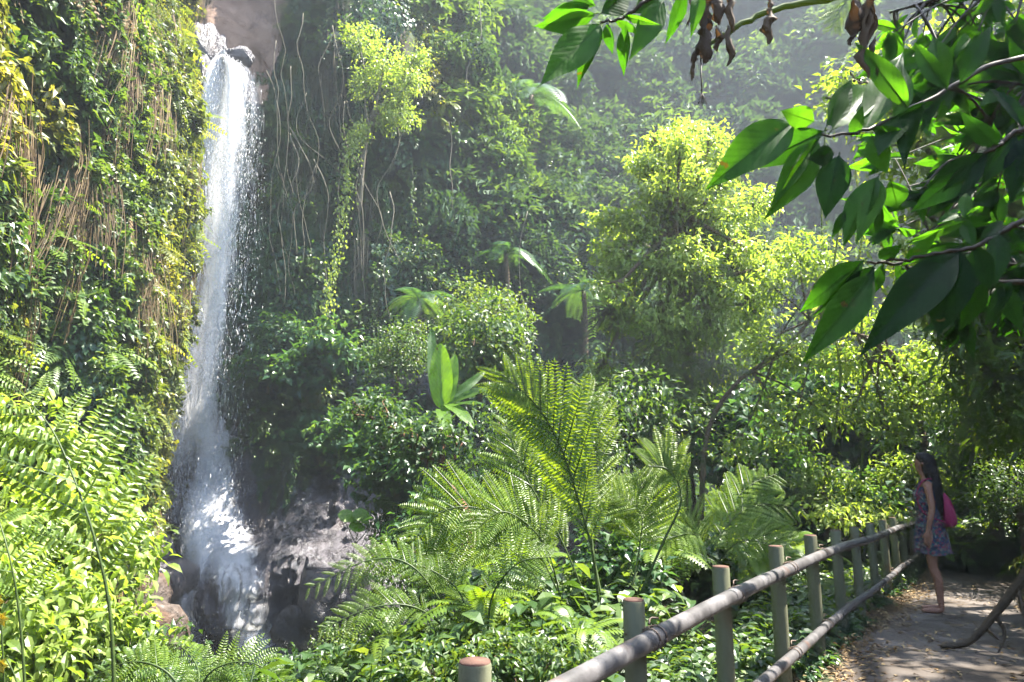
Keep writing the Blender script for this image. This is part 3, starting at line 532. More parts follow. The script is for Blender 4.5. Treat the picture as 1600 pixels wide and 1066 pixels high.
# ------------------------------------------------------------------ ferns
def pinna_geo(n=16, lf=.17, style='near', curl=.25, wr=.34, lv=.5):
    """unit pinna: axis along X, length 1, leaflets on both sides"""
    g = Geo(); t = np.linspace(0, 1, n + 2); ax = np.stack([t - .06 * curl * t ** 3, 0 * t, -curl * t ** 2.2], -1); tube(g, ax, np.linspace(.011, .003, n + 2), 3, .15, False)
    p = ax[1:-1]; m = len(p); ln = lf * (np.sin(np.clip(np.linspace(.25, 1, m), 0, 1) * math.pi * .95) ** .6 * .95 + .08)
    for s in (-1, 1): leaves(g, p, np.stack([np.full(m, .33), np.full(m, float(s)), rng.normal(-.12, .1, m)], 1), nrm(np.array([0, 0, 1.]) + rdir(m) * .16), ln, ln * wr + .012, np.clip(lv + rng.normal(0, .1, m), 0, 1), style)
    leaves(g, ax[-2:-1], [[1, 0, -.3]], [[0, 0, 1.]], lf * .6, lf * .22, lv, style); return g
PG = [pinna_geo(n, lf, 'near', c, w_, .6) for n, lf, c, w_ in ((13, .15, .15, .27), (14, .14, .3, .27), (12, .15, .4, .3))]
PD_ = [pinna_geo(19, .15, 'mid', c, .26, .72) for c in (.1, .3)]
PMESH = [g.mesh('pinna', M['fern'], smooth=False) for g in PG]
PDM = [g.mesh('pinna', M['fern'], smooth=False) for g in PD_]
def bifrond(root, pts, n, plen, face, own=True, dense=False, ang=.75, mat='fern', stem='stem', r0=.009, start=.25, droop=.3, lvd=0):
    """one divided frond: stem through PTS, n pinnae on each side, lying roughly square to FACE"""
    q = curve(pts, 40); L = np.linalg.norm(np.diff(q, axis=0), axis=1).sum(); g = Geo(); tube(g, q, np.linspace(r0, r0 * .25, 40), 6, .3); fr = build(g, 'frond', M[stem], root)
    tq = nrm(np.gradient(q, axis=0)); rl_ = np.array(root_of(root).location); acc = Geo()
    for k in range(n):
        f = start + (1 - start) * (k + .5) / n; 
        for s in (-1, 1):
            ff = min(.995, f + .4 / n * s * .5); idx = ff * 39; i0 = int(idx); b = q[i0] + (q[min(39, i0 + 1)] - q[i0]) * (idx - i0); t = tq[i0]
            sdv = nrm(np.cross(face, t)) * s; d = nrm(sdv * math.sin(ang) + t * math.cos(ang) + np.array([0, 0, -droop * .35]) + rng.normal(0, .07, 3))
            u = (k + .5) / n; ln = plen * (min(1, .55 + 1.6 * u) * (1 - max(0, u - .45) / .55 * .72)) * rng.uniform(.9, 1.08)
            Mx = scaled(basis(b, d, nrm(np.asarray(face) + rng.normal(0, .12, 3))), ln); v = int(rng.integers(0, 2 if dense else 3))
            if own:
                o = link('pinna', (PDM if dense else PMESH)[v], fr); Mx[:3, 3] -= rl_; o.matrix_basis = Matrix(Mx.tolist())
            else: acc.add_geo((PD_ if dense else PG)[v], Mx, lvd)
    if not own and acc.V: build(acc, 'pinnae', M[mat], fr, smooth=False, kind='stuff')
    return fr
def cam_dir(p): return nrm(np.array([0, 0, HC]) - p)
def pxcurve(l): return [P(*a) for a in l]
def fern(base, label, fronds, cat='fern'):
    t = thing('fern', base, label, cat)
    for f in fronds:
        c = pxcurve(f['c']); mid = c[len(c) // 2]; bifrond(t, c, f.get('n', 14), f['l'], nrm(cam_dir(mid) + np.array(f.get('f', (0, 0, .5)))), f.get('own', True), f.get('dense', False), f.get('a', .75), r0=f.get('r', .008), start=f.get('s', .3), droop=f.get('dr', .3))
    return t
fern(P(178, 1120, 2.8), 'tall divided fern frond on a thin dark stem close to the left bottom edge', [
    dict(c=[(180, 1120, 2.8), (172, 960, 2.8), (150, 850, 2.8), (120, 760, 2.82), (80, 670, 2.85), (20, 600, 2.9)], n=6, l=.48, a=.85, s=.28, f=(0, 0, .1), r=.0075, dr=-.2)])
fern(P(30, 1120, 3.2), 'pale fern frond behind the tall one, cut by the left edge of the photo', [
    dict(c=[(42, 1120, 3.3), (30, 960, 3.3), (12, 860, 3.3), (-20, 760, 3.4)], n=6, l=.32, a=.9, s=.35, r=.007)])
fern(P(935, 960, 5.3), 'tall feathery bright green fern with one upright frond behind the railing', [
    dict(c=[(938, 960, 5.3), (925, 860, 5.25), (900, 770, 5.2), (872, 690, 5.1), (835, 630, 5.0), (785, 585, 4.95)], n=15, l=.62, a=.62, dense=True, s=.22, r=.013, dr=-.4, f=(0, 0, .1)),
    dict(c=[(945, 960, 5.5), (925, 840, 5.8), (930, 740, 6.0), (920, 640, 6.1), (905, 600, 6.2)], n=12, l=.42, a=.6, dense=True, s=.35, r=.01, dr=-.3),
    dict(c=[(925, 960, 5.5), (880, 850, 5.6), (820, 740, 5.7), (790, 660, 5.8)], n=11, l=.45, a=.6, dense=True, s=.3, r=.009, dr=-.3)])
fern(P(860, 960, 5.2), 'arching fern with long fronds leaning left under the tall feathery one', [
    dict(c=[(880, 940, 5.2), (820, 830, 5.2), (750, 795, 5.1), (690, 800, 5), (640, 850, 4.9)], n=14, l=.42, a=.85, dense=True),
    dict(c=[(870, 950, 5.4), (800, 860, 5.5), (720, 850, 5.5), (660, 900, 5.5)], n=13, l=.36, a=.85, dense=True),
    dict(c=[(880, 950, 5.0), (850, 850, 4.8), (790, 800, 4.7), (740, 830, 4.6)], n=18, l=.34, a=.85, dense=True),
    dict(c=[(890, 950, 5.6), (850, 860, 6), (840, 810, 6.2), (800, 790, 6.4)], n=16, l=.34, a=.85, dense=True)])
fern(P(1010, 930, 5.8), 'fern with a dark thorny stem and a broad grey green frond near the third post', [
    dict(c=[(1000, 930, 5.8), (1035, 850, 5.8), (1065, 780, 5.8), (1045, 735, 5.8), (1010, 728, 5.8)], n=16, l=.40, a=.9, dense=True, s=.62, r=.013),
    dict(c=[(985, 930, 5.9), (1000, 850, 6.2), (960, 790, 6.4), (900, 770, 6.5)], n=13, l=.42, a=.85, dense=True, s=.3),
    dict(c=[(985, 930, 5.9), (1000, 850, 6), (1000, 800, 6), (960, 765, 6)], n=13, l=.42, a=.85, dense=True, s=.3)])
fern(P(1110, 920, 7.5), 'sunlit yellowish fern spreading wide in front of the pale shrub', [
    dict(c=[(1100, 900, 7.5), (1130, 830, 7.6), (1180, 790, 7.8), (1260, 795, 8)], n=13, l=.55, a=.85, dense=True, s=.2),
    dict(c=[(1100, 900, 7.5), (1080, 830, 7.4), (1030, 780, 7.2), (965, 765, 7)], n=13, l=.5, a=.85, dense=True, s=.2),
    dict(c=[(1105, 900, 7.5), (1130, 810, 7.8), (1170, 760, 8), (1215, 740, 8.2)], n=13, l=.5, a=.8, dense=True, s=.2),
    dict(c=[(1100, 900, 7.5), (1090, 840, 7), (1050, 840, 6.6), (990, 870, 6.4)], n=16, l=.45, a=.85, dense=True, s=.2),
    dict(c=[(1105, 900, 7.5), (1150, 850, 7), (1200, 850, 6.8), (1240, 880, 6.6)], n=16, l=.4, a=.85, dense=True, s=.2)])
fern(P(690, 1010, 4.6), 'low fern with long toothed fronds pointing left toward the dark ledge', [
    dict(c=[(720, 990, 4.6), (650, 890, 4.5), (580, 875, 4.5), (480, 920, 4.4)], n=15, l=.22, a=.9, s=.25),
    dict(c=[(720, 1000, 4.6), (650, 950, 4.4), (580, 950, 4.3), (500, 985, 4.2)], n=15, l=.22, a=.9, s=.25),
    dict(c=[(740, 1000, 4.6), (720, 930, 4.6), (690, 900, 4.6), (650, 880, 4.6)], n=13, l=.2, a=.9),
    dict(c=[(760, 1010, 4.4), (770, 930, 4.3), (810, 880, 4.2), (860, 870, 4.2)], n=14, l=.24, a=.9)])
fern(P(330, 1110, 4.2), 'low yellow green fern at the bottom edge below the waterfall', [
    dict(c=[(300, 1110, 4.2), (260, 1050, 4.2), (200, 1035, 4.2), (120, 1070, 4.2)], n=13, l=.22, a=.9, s=.15),
    dict(c=[(300, 1110, 4.2), (330, 1050, 4.2), (390, 1035, 4.2), (450, 1070, 4.2)], n=13, l=.22, a=.9, s=.15),
    dict(c=[(300, 1110, 4.2), (310, 1050, 4.4), (280, 1010, 4.6), (230, 1010, 4.8)], n=13, l=.2, a=.9, s=.15)])
# simple ferns, one prototype with its fronds as parts, copied
def fern_clump(name, label, nf, L, k, pl, el=(.35, 1.1), trunk=0, group=None, mat='fern', droop=(.5, 1.0)):
    t = thing(name, (0, 0, 0), label, 'tree fern' if trunk else 'fern', group)
    if trunk: g = Geo(); tube(g, curve([[0, 0, -trunk], [.1, .05, -trunk * .5], [0, 0, 0]], 8), np.linspace(.13, .09, 8), 8); build(g, 'trunk', M['bark'], t)
    for i in range(nf):
        g = Geo(); a = i / nf * 6.28 + rng.uniform(-.25, .25); e = rng.uniform(*el); frond_simple(g, [0, 0, 0], [math.cos(a) * math.cos(e), math.sin(a) * math.cos(e), math.sin(e)], L * rng.uniform(.8, 1.1), k, pl, rng.uniform(*droop), rng.uniform(.4, .8)); build(g, 'frond', M[mat], t, smooth=False)
    return t
tf = fern_clump('tree_fern', '', 12, 2.0, 26, .24, (.0, .8), 3.0, mat='creeper')
TFS = [(790, 398, 28.5, 1, 'tree fern with a round pale crown midway up the far cliff'), (655, 468, 25.5, .95, 'tree fern on a leaning stem above the bright banana leaf'), (735, 165, 33, 1.25, 'grey green tree fern with drooping fronds high on the far slope'),
       (830, 150, 36, 1.7, 'widest tree fern, its flat crown spread high on the far slope'), (912, 455, 27.5, 1.0, 'tree fern with hanging broad fronds left of the sunny tree')]
for k, (px, py, d, s, lb) in enumerate(TFS):
    o = tf if k == 0 else copy_tree(tf); place(o, P(px, py, d), k * 1.7, s, lb, 'tree ferns on the far cliff')
rf = fern_clump('rosette_fern', '', 11, .9, 20, .13, (.4, 1.2))
RFS = [(1020, 880, 6.8, 1.0, 'rosette fern in full sun right of the dark fern stem'), (1060, 850, 8.2, 1.1, 'rosette fern behind the fourth post in bright light'), (750, 960, 4.6, .7, 'rosette fern just left of the second post'), (1180, 900, 7.8, .8, 'rosette fern seen between the third and fourth posts'),
       (620, 1010, 5.0, .7, 'rosette fern at the bottom between the herbs, under the toothed fronds'), (820, 900, 6.5, 1.1, 'shaded rosette fern below the arching fern'), (1230, 870, 9.5, 1.1, 'rosette fern beyond the middle of the railing'), (905, 1000, 4.1, .55, 'small rosette fern between the first two posts')]
for k, (px, py, d, s, lb) in enumerate(RFS):
    o = rf if k == 0 else copy_tree(rf); q = P(px, py, d); place(o, q, k * 2.1, s, lb, 'rosette ferns beside the railing')
#@@FERNS_END

# ------------------------------------------------------------------ trees and shrubs
def crown_geo(lobes, ncl, per, L, wr=.45, spread=.28, style='mid', droop=.5, shell=.45, lvb=.5):
    g = Geo(); w_ = np.array([l[1] ** 2 for l in lobes], float); li = rng.choice(len(lobes), ncl, p=w_ / w_.sum()); cen = np.array([l[0] for l in lobes]); rad = np.array([l[1] for l in lobes])
    u = rdir(ncl); c = cen[li] + u * (rad[li] * rng.random(ncl) ** shell)[:, None] * np.array([1, 1, .85]); cl = rng.normal(0, .14, ncl)
    n = ncl * per; C_ = np.repeat(c, per, 0); U = np.repeat(u, per, 0); p = C_ + rng.normal(0, spread * .5, (n, 3)) * [1, 1, .6]
    leaves(g, p, nrm(U * .5 + rdir(n) * .8 + [0, 0, -droop]), nrm(rdir(n) * .5 + U * .3 + [0, 0, .9]), L * rng.uniform(.6, 1.2, n), L * wr * rng.uniform(.8, 1.2, n), np.clip(lvb + np.repeat(cl, per) + rng.normal(0, .12, n), 0, 1), style); return g, c
def limbs(g, start, lobes, cl, r0=.08, sub=5):
    for (c, r) in lobes:
        c = np.array(c); s = start[int(rng.integers(0, len(start)))]; m = (s + c) / 2 + rng.normal(0, .15, 3) * r; tube(g, curve([s, m, c], 8), np.linspace(r0 * .6, r0 * .2, 8), 6)
        dd = np.linalg.norm(cl - c, axis=1); ix = np.argsort(dd)[:sub * 3:3]
        for k in ix: tube(g, curve([c * .7 + m * .3, (c + cl[k]) / 2 + rng.normal(0, .08, 3), cl[k]], 5), np.linspace(r0 * .2, r0 * .05, 5), 4)
def tree(label, base, trunk, lobes, ncl, per, L, r0=.14, mat='tree_leaf', name='tree', cat='tree', bark='bark', **kw):
    t = thing(name, base, label, cat); q = curve(trunk, 20); g = Geo(); tube(g, q, np.linspace(r0, r0 * .45, 20), 10); build(g, 'trunk', M[bark], t)
    cg, cl = crown_geo(lobes, ncl, per, L, **kw); g = Geo(); limbs(g, q[10:], lobes, cl, r0 * .8); build(g, 'branch', M[bark], t); build(cg, 'crown', M[mat], t, smooth=False); return t
def lob(l, m): return [(P(a, b, d), r * m) for a, b, d, r in l]
Ld = [(1065, 225, 15, .75), (1110, 215, 15.2, .5), (1010, 260, 14.8, .55), (1130, 260, 15, .7), (1050, 300, 14.6, .95), (1000, 350, 14.8, .8), (1120, 350, 15, 1.0), (1180, 320, 15.3, .65), (970, 420, 15, .75), (1060, 410, 14.4, 1.0), (1160, 420, 15, .9), (965, 500, 15, .6), (1030, 500, 14.5, .9), (1110, 510, 14.8, .9), (1180, 490, 15, .7), (950, 340, 15, .4), (935, 580, 15, .5), (1220, 400, 15.6, .5)]
Ls = [(rng.uniform(920, 1230), rng.uniform(190, 560), 15 + rng.normal(0, .7), rng.uniform(.25, .42)) for _ in range(34)]; Ls = [q for q in Ls if abs(q[0] - 1075) < 60 + (q[1] - 190) * .38]
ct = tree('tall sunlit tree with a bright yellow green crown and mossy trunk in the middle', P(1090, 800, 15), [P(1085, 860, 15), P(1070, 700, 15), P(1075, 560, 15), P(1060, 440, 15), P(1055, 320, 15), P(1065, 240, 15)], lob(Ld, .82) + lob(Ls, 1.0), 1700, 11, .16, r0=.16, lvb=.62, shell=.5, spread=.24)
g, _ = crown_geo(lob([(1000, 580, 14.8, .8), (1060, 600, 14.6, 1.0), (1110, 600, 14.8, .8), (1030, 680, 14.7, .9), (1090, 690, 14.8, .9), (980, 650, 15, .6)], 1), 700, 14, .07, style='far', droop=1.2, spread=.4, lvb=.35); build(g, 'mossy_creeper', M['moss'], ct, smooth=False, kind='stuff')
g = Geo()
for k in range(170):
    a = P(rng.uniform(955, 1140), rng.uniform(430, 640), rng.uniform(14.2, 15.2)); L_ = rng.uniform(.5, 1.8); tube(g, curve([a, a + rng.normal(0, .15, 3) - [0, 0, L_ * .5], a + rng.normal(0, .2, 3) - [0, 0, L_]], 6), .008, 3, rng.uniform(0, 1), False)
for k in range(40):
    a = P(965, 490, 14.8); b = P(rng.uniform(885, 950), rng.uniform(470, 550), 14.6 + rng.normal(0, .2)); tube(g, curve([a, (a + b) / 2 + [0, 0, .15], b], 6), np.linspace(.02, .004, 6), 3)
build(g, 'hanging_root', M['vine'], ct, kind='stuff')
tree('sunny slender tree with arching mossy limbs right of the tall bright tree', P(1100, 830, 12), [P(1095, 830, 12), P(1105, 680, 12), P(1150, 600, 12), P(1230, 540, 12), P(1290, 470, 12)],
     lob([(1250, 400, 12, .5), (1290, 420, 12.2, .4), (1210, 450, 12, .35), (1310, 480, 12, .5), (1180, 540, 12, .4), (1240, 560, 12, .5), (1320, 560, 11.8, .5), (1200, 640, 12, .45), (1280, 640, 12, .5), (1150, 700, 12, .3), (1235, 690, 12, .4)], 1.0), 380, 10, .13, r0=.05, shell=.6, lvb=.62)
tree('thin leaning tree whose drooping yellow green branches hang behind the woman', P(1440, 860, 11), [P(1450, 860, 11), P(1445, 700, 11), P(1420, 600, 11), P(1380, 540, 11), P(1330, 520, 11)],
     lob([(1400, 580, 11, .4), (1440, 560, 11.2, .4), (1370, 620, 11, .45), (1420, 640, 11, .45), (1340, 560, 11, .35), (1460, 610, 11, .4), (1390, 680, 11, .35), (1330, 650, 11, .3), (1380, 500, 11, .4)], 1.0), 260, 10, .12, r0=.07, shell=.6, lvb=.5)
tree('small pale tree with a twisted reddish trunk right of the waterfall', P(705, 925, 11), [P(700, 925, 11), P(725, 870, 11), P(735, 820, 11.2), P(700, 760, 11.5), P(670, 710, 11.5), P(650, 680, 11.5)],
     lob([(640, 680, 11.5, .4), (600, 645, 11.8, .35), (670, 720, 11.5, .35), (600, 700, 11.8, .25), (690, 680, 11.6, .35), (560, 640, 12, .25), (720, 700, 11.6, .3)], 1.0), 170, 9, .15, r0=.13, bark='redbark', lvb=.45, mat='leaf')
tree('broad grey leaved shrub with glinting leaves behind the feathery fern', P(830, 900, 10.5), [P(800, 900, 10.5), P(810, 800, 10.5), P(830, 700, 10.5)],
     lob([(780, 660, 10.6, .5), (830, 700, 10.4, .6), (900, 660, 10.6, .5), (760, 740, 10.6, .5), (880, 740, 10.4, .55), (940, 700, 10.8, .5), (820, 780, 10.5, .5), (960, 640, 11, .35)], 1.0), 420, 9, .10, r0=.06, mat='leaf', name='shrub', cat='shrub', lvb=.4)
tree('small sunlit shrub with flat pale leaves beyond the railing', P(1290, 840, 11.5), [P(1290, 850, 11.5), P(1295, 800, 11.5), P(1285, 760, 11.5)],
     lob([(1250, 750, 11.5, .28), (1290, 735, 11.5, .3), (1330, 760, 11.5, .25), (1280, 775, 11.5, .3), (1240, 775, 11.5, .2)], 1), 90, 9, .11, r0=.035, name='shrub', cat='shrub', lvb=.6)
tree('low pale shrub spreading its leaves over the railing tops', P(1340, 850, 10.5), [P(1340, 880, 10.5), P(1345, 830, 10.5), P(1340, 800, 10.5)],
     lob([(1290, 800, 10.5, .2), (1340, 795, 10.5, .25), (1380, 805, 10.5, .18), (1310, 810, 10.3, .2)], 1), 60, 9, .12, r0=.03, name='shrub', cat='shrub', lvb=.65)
# shrubs of shared shapes: three prototypes of crown on short stems
def shrub_proto(r, ncl, per, L, mat, lvb, wr=.5, style='mid'):
    t = thing('shrub', (0, 0, 0), '', 'shrub'); lo = [(np.array([rng.uniform(-.5, .5) * r, rng.uniform(-.5, .5) * r, rng.uniform(.3, 1.1) * r]), r * rng.uniform(.4, .65)) for _ in range(7)]
    cg, cl = crown_geo(lo, ncl, per, L, wr=wr, lvb=lvb, style=style, shell=.35); g = Geo(); tube(g, [[0, 0, -.5 * r], [0, 0, .2 * r], [.05, 0, .6 * r]], [.05 * r, .04 * r, .02 * r], 6); limbs(g, np.array([[0, 0, .2 * r], [0, 0, .4 * r]]), lo, cl, .05 * r); build(g, 'stem', M['bark'], t); build(cg, 'crown', M[mat], t, smooth=False); return t
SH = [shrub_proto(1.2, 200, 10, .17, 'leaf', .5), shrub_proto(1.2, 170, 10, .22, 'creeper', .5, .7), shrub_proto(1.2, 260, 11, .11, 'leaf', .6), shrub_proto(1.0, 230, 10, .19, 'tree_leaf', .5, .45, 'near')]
used = set()
def shrub(kind, loc, s, label, group, rz=None):
    o = SH[kind] if kind not in used else copy_tree(SH[kind]); used.add(kind); place(o, loc, rng.uniform(0, 6.28) if rz is None else rz, s, label, group); return o
for px, py, d, k, s, lb in [(440, 560, 25.0, 1, 1.1, 'creeper shrub under the hanging lianas'), (500, 600, 23, 1, 1.4, 'large dark creeper covered shrub right of the lower waterfall'), (420, 590, 24.5, 1, 1.0, 'creeper shrub hanging over the rock beside the falling water'), (580, 700, 20.5, 1, 1.2, 'deep green shrub above the round pale leaves'), (620, 600, 19, 2, 1.1, 'small leaved shrub left of the banana plant'),
        (500, 700, 23, 1, .9, 'dark shrub overhanging the bare rock slope'), (750, 600, 17, 0, 1.2, 'shrub right of the banana plant at the foot of the far cliff'), (760, 550, 21, 2, 1.4, 'grey green shrub behind the banana plant'), (610, 790, 18, 1, 1.1, 'shrub in deep shade above the fallen roots'), (620, 740, 16, 1, 1.0, 'dark shrub under the small pale tree'),
        (700, 860, 13, 1, .9, 'shaded shrub behind the reddish trunk'), (620, 870, 17, 0, .8, 'low shrub at the right end of the rock ledge'), (960, 720, 13, 0, 1.0, 'shrub below the mossy trunk of the sunny tree'), (1040, 740, 14, 0, 1.0, 'shrub at the foot of the tall sunny tree'),
        (1180, 740, 14, 1, 1.2, 'blue green shrub right of the foot of the sunny tree'), (1290, 700, 15, 1, 1.4, 'shaded blue green shrub above the pale one beyond the railing'), (1370, 720, 15, 1, 1.4, 'dark round shrub seen left of the woman'), (1230, 830, 12.5, 1, .9, 'dark shrub behind the middle posts'), (1420, 790, 13, 3, .6, 'bright leafy shrub at the far end of the railing'),
        (1330, 850, 12, 1, .8, 'dark green shrub under the pale leaves at the railing'), (650, 960, 9, 0, .6, 'leafy shrub behind the low toothed fern'), (1480, 720, 15.5, 0, 1.2, 'shrub beyond the bend of the footpath'), (1500, 800, 15.5, 3, .8, 'sunlit shrub where the footpath disappears'), (1560, 810, 12, 0, .8, 'dark shrub on the bank side just past the bend'), (1580, 700, 10.5, 2, .9, 'small leaved shrub hanging over the bank right of the woman'), (1598, 830, 9.5, 2, .6, 'low shrub on the bank at the right edge behind the fallen branch')]:
    shrub(k, P(px, py, d), s, lb, 'shrubs in the valley')
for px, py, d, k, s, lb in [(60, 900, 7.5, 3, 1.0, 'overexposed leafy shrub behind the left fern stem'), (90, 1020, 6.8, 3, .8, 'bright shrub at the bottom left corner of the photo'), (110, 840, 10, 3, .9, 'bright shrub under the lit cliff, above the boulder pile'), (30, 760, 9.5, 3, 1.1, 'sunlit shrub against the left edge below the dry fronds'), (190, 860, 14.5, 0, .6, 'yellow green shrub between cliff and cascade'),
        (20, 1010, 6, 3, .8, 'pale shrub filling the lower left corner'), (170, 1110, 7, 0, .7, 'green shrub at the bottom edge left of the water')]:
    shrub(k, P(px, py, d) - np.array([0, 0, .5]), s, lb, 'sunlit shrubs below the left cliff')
for px, py, d, k, s, lb in [(430, 1085, 5.5, 0, .34, 'leafy plant at the bottom edge in front of the falling water'), (590, 1070, 4.8, 0, .34, 'fresh green plant at the bottom edge left of the first post'), (520, 1040, 6.5, 2, .35, 'small leaved plant in front of the dark ledge'), (350, 1050, 7.0, 2, .3, 'lone light green plant below the cascade'),
        (840, 1040, 3.6, 0, .28, 'leafy plant behind the upper pipe between first and second post'), (960, 900, 6.6, 1, .5, 'dark leaved plant under the thorny fern stem'), (690, 1060, 3.6, 0, .3, 'low plant touching the left side of the first post')]:
    shrub(k, P(px, py, d) - np.array([0, 0, .3]), s, lb, 'leafy plants on the near slope')
def where(p):
    d = np.asarray(p) - np.array([0, 0, HC]); c, s_ = math.cos(PITCH), math.sin(PITCH); f = d[1] * c + d[2] * s_; x = 800 + FPX * d[0] / f; y = 533 - FPX * (-d[1] * s_ + d[2] * c) / f
    col = [(470, 'beside the waterfall'), (550, 'left of the pale creeper crown'), (660, 'below or behind the pale creeper crown'), (740, 'above the banana plant'), (830, 'right of the banana plant'), (940, 'just left of the sunny tree'), (1030, 'behind the left half of the sunny tree'), (1130, 'behind the right half of the sunny tree'), (1220, 'just right of the sunny tree top'), (1320, 'behind the tip of the dark leaves'), (9999, 'mostly behind the dark overhanging leaves')]
    row = [(60, 'at the top edge'), (130, 'very high'), (200, 'high'), (280, 'fairly high'), (370, 'at mid height'), (470, 'fairly low'), (9999, 'low down')]
    return next(b for a, b in row if y < a) + ', ' + next(b for a, b in col if x < a)
# trees on the hill: individuals with trunk and crown
HT = []
for v in range(4):
    t = thing('hill_tree', (0, 0, 0), '', 'tree'); cg = crown_far(1500, 2.2, .42, 13); build(cg, 'crown', M['far_leaf'], t, smooth=False); g = Geo(); tube(g, curve([[0, 0, -4], [.3, .1, -2], [0, 0, .4]], 8), np.linspace(.2, .08, 8), 6); build(g, 'trunk', M['vine'], t); HT.append(t)
p, nn, s_ = wall_points(900, HW * (cc_[..., 2] > 4)); ok = in_view(p, 0); p = p[ok]; o_ = np.argsort(p[:, 1]); p = p[o_]; keep = []
for q in p:
    if all(np.linalg.norm(q - r_) > 3.6 for r_ in keep): keep.append(q)
    if len(keep) > 85: break
for k, q in enumerate(keep):
    o = HT[k] if k < 4 else copy_tree(HT[k % 4]); place(o, q + np.array([0, 0, 1.2]), rng.uniform(0, 6.28), (rng.uniform(.7, 1.1), rng.uniform(.7, 1.1), rng.uniform(.7, 1.4)), 'hazy slope tree ' + where(q), 'trees on the hazy far slope')
# bushes standing out of the back cliff
BH = []
for v in range(4):
    t = thing('cliff_bush', (0, 0, 0), '', 'bush'); lo = [(np.array([rng.uniform(.1, .8), rng.uniform(-.7, .7), rng.uniform(-.6, .5)]), rng.uniform(.35, .55)) for _ in range(6)]; cg, cl = crown_geo(lo, 130, 10, .16, mat_l := .5, style='mid', lvb=.55 + .1 * (v == 3)); build(cg, 'crown', M['leaf'], t, smooth=False)
    g = Geo(); limbs(g, np.array([[-.3, 0, 0.], [-.1, 0, 0.]]), lo, cl, .04); build(g, 'branch', M['vine'], t); BH.append(t)
p, nn, s_ = wall_points(500, BW * ((SI > 8.7))); keep = []
for q, m_ in zip(p, nn):
    if all(np.linalg.norm(q - r_[0]) > 2.2 for r_ in keep): keep.append((q, m_))
    if len(keep) > 60: break
for k, (q, m_) in enumerate(keep):
    o = BH[k] if k < 4 else copy_tree(BH[k % 4]); place(o, q, math.atan2(m_[1], m_[0]), rng.uniform(.8, 1.6), 'cliff bush ' + where(q), 'bushes on the back cliff')
# the pale overgrown tree crown that stands out right of the fall
tree('creeper hung tree with a sunlit pale crown high on the back cliff', P(560, 300, 25), [P(560, 330, 25.4), P(570, 230, 25), P(590, 150, 24.6)],
     lob([(600, 100, 24.5, .9), (640, 130, 24.3, .8), (570, 130, 24.6, .7), (620, 180, 24.4, .8), (560, 60, 24.8, .8), (650, 90, 24.6, .6), (560, 210, 24.8, .5)], 1), 420, 10, .17, r0=.12, bark='vine', lvb=.6)
g = Geo(); pp = curve(pxcurve([(575, 190, 24.6), (548, 235, 24.5), (538, 330, 24.5), (510, 480, 24.6), (500, 610, 24.8)]), 900); n = len(pp); leaves(g, pp + rng.normal(0, .16, (n, 3)), nrm(rdir(n) * .6 + [0, 0, -1]), nrm(rdir(n) * .6 + [0, -1, .5]), .13, .09, np.clip(rng.normal(.65, .2, n), 0, 1), 'mid')
build(g, 'creeper_column', M['tree_leaf'], smooth=False, label='long leafy creeper column hanging from the pale crown down the back cliff', cat='creeper')
# lianas
LI = [[(430, 0), (445, 150), (440, 300), (460, 420)], [(470, 20), (480, 140), (500, 220), (495, 300)], [(520, 40), (535, 120), (520, 200), (545, 260)], [(600, 170), (560, 230), (530, 260), (525, 340)], [(455, 200), (480, 280), (455, 330), (460, 400)], [(500, 260), (475, 330), (480, 400), (465, 440)], [(415, 110), (430, 200), (425, 330), (440, 470)], [(545, 20), (500, 100), (510, 190), (480, 260)], [(585, 40), (590, 150), (560, 260), (570, 380)], [(740, 0), (742, 60), (735, 110), (738, 160)], [(610, 300), (615, 380), (605, 450), (612, 520)], [(700, 190), (708, 240), (704, 300), (708, 360)], [(820, 330), (815, 430), (822, 500), (818, 560)], [(650, 420), (645, 500), (650, 560), (640, 600)]]
for k in range(13):
    x0 = rng.uniform(410, 620); y0 = rng.uniform(-20, 330); LI.append([(x0, y0), (x0 + rng.normal(0, 12), y0 + 60), (x0 + rng.normal(0, 16), y0 + 140), (x0 + rng.normal(0, 16), y0 + rng.uniform(180, 300))])
for k, l in enumerate(LI):
    d = 25.0 if l[0][0] < 640 else 27; q = curve([P(a, b, d + rng.normal(0, .15)) for a, b in l], 24); q += fbm(q * .5 + k, 2, 61)[:, None] * np.array([.3, .1, 0]); g = Geo(); tube(g, q, np.linspace(.026, .012, 24) * rng.uniform(.4, 1.2), 5)
    build(g, 'liana', M['vine'], label='bare greyish liana starting ' + where(q[2]), cat='vine', group='lianas on the back cliff')
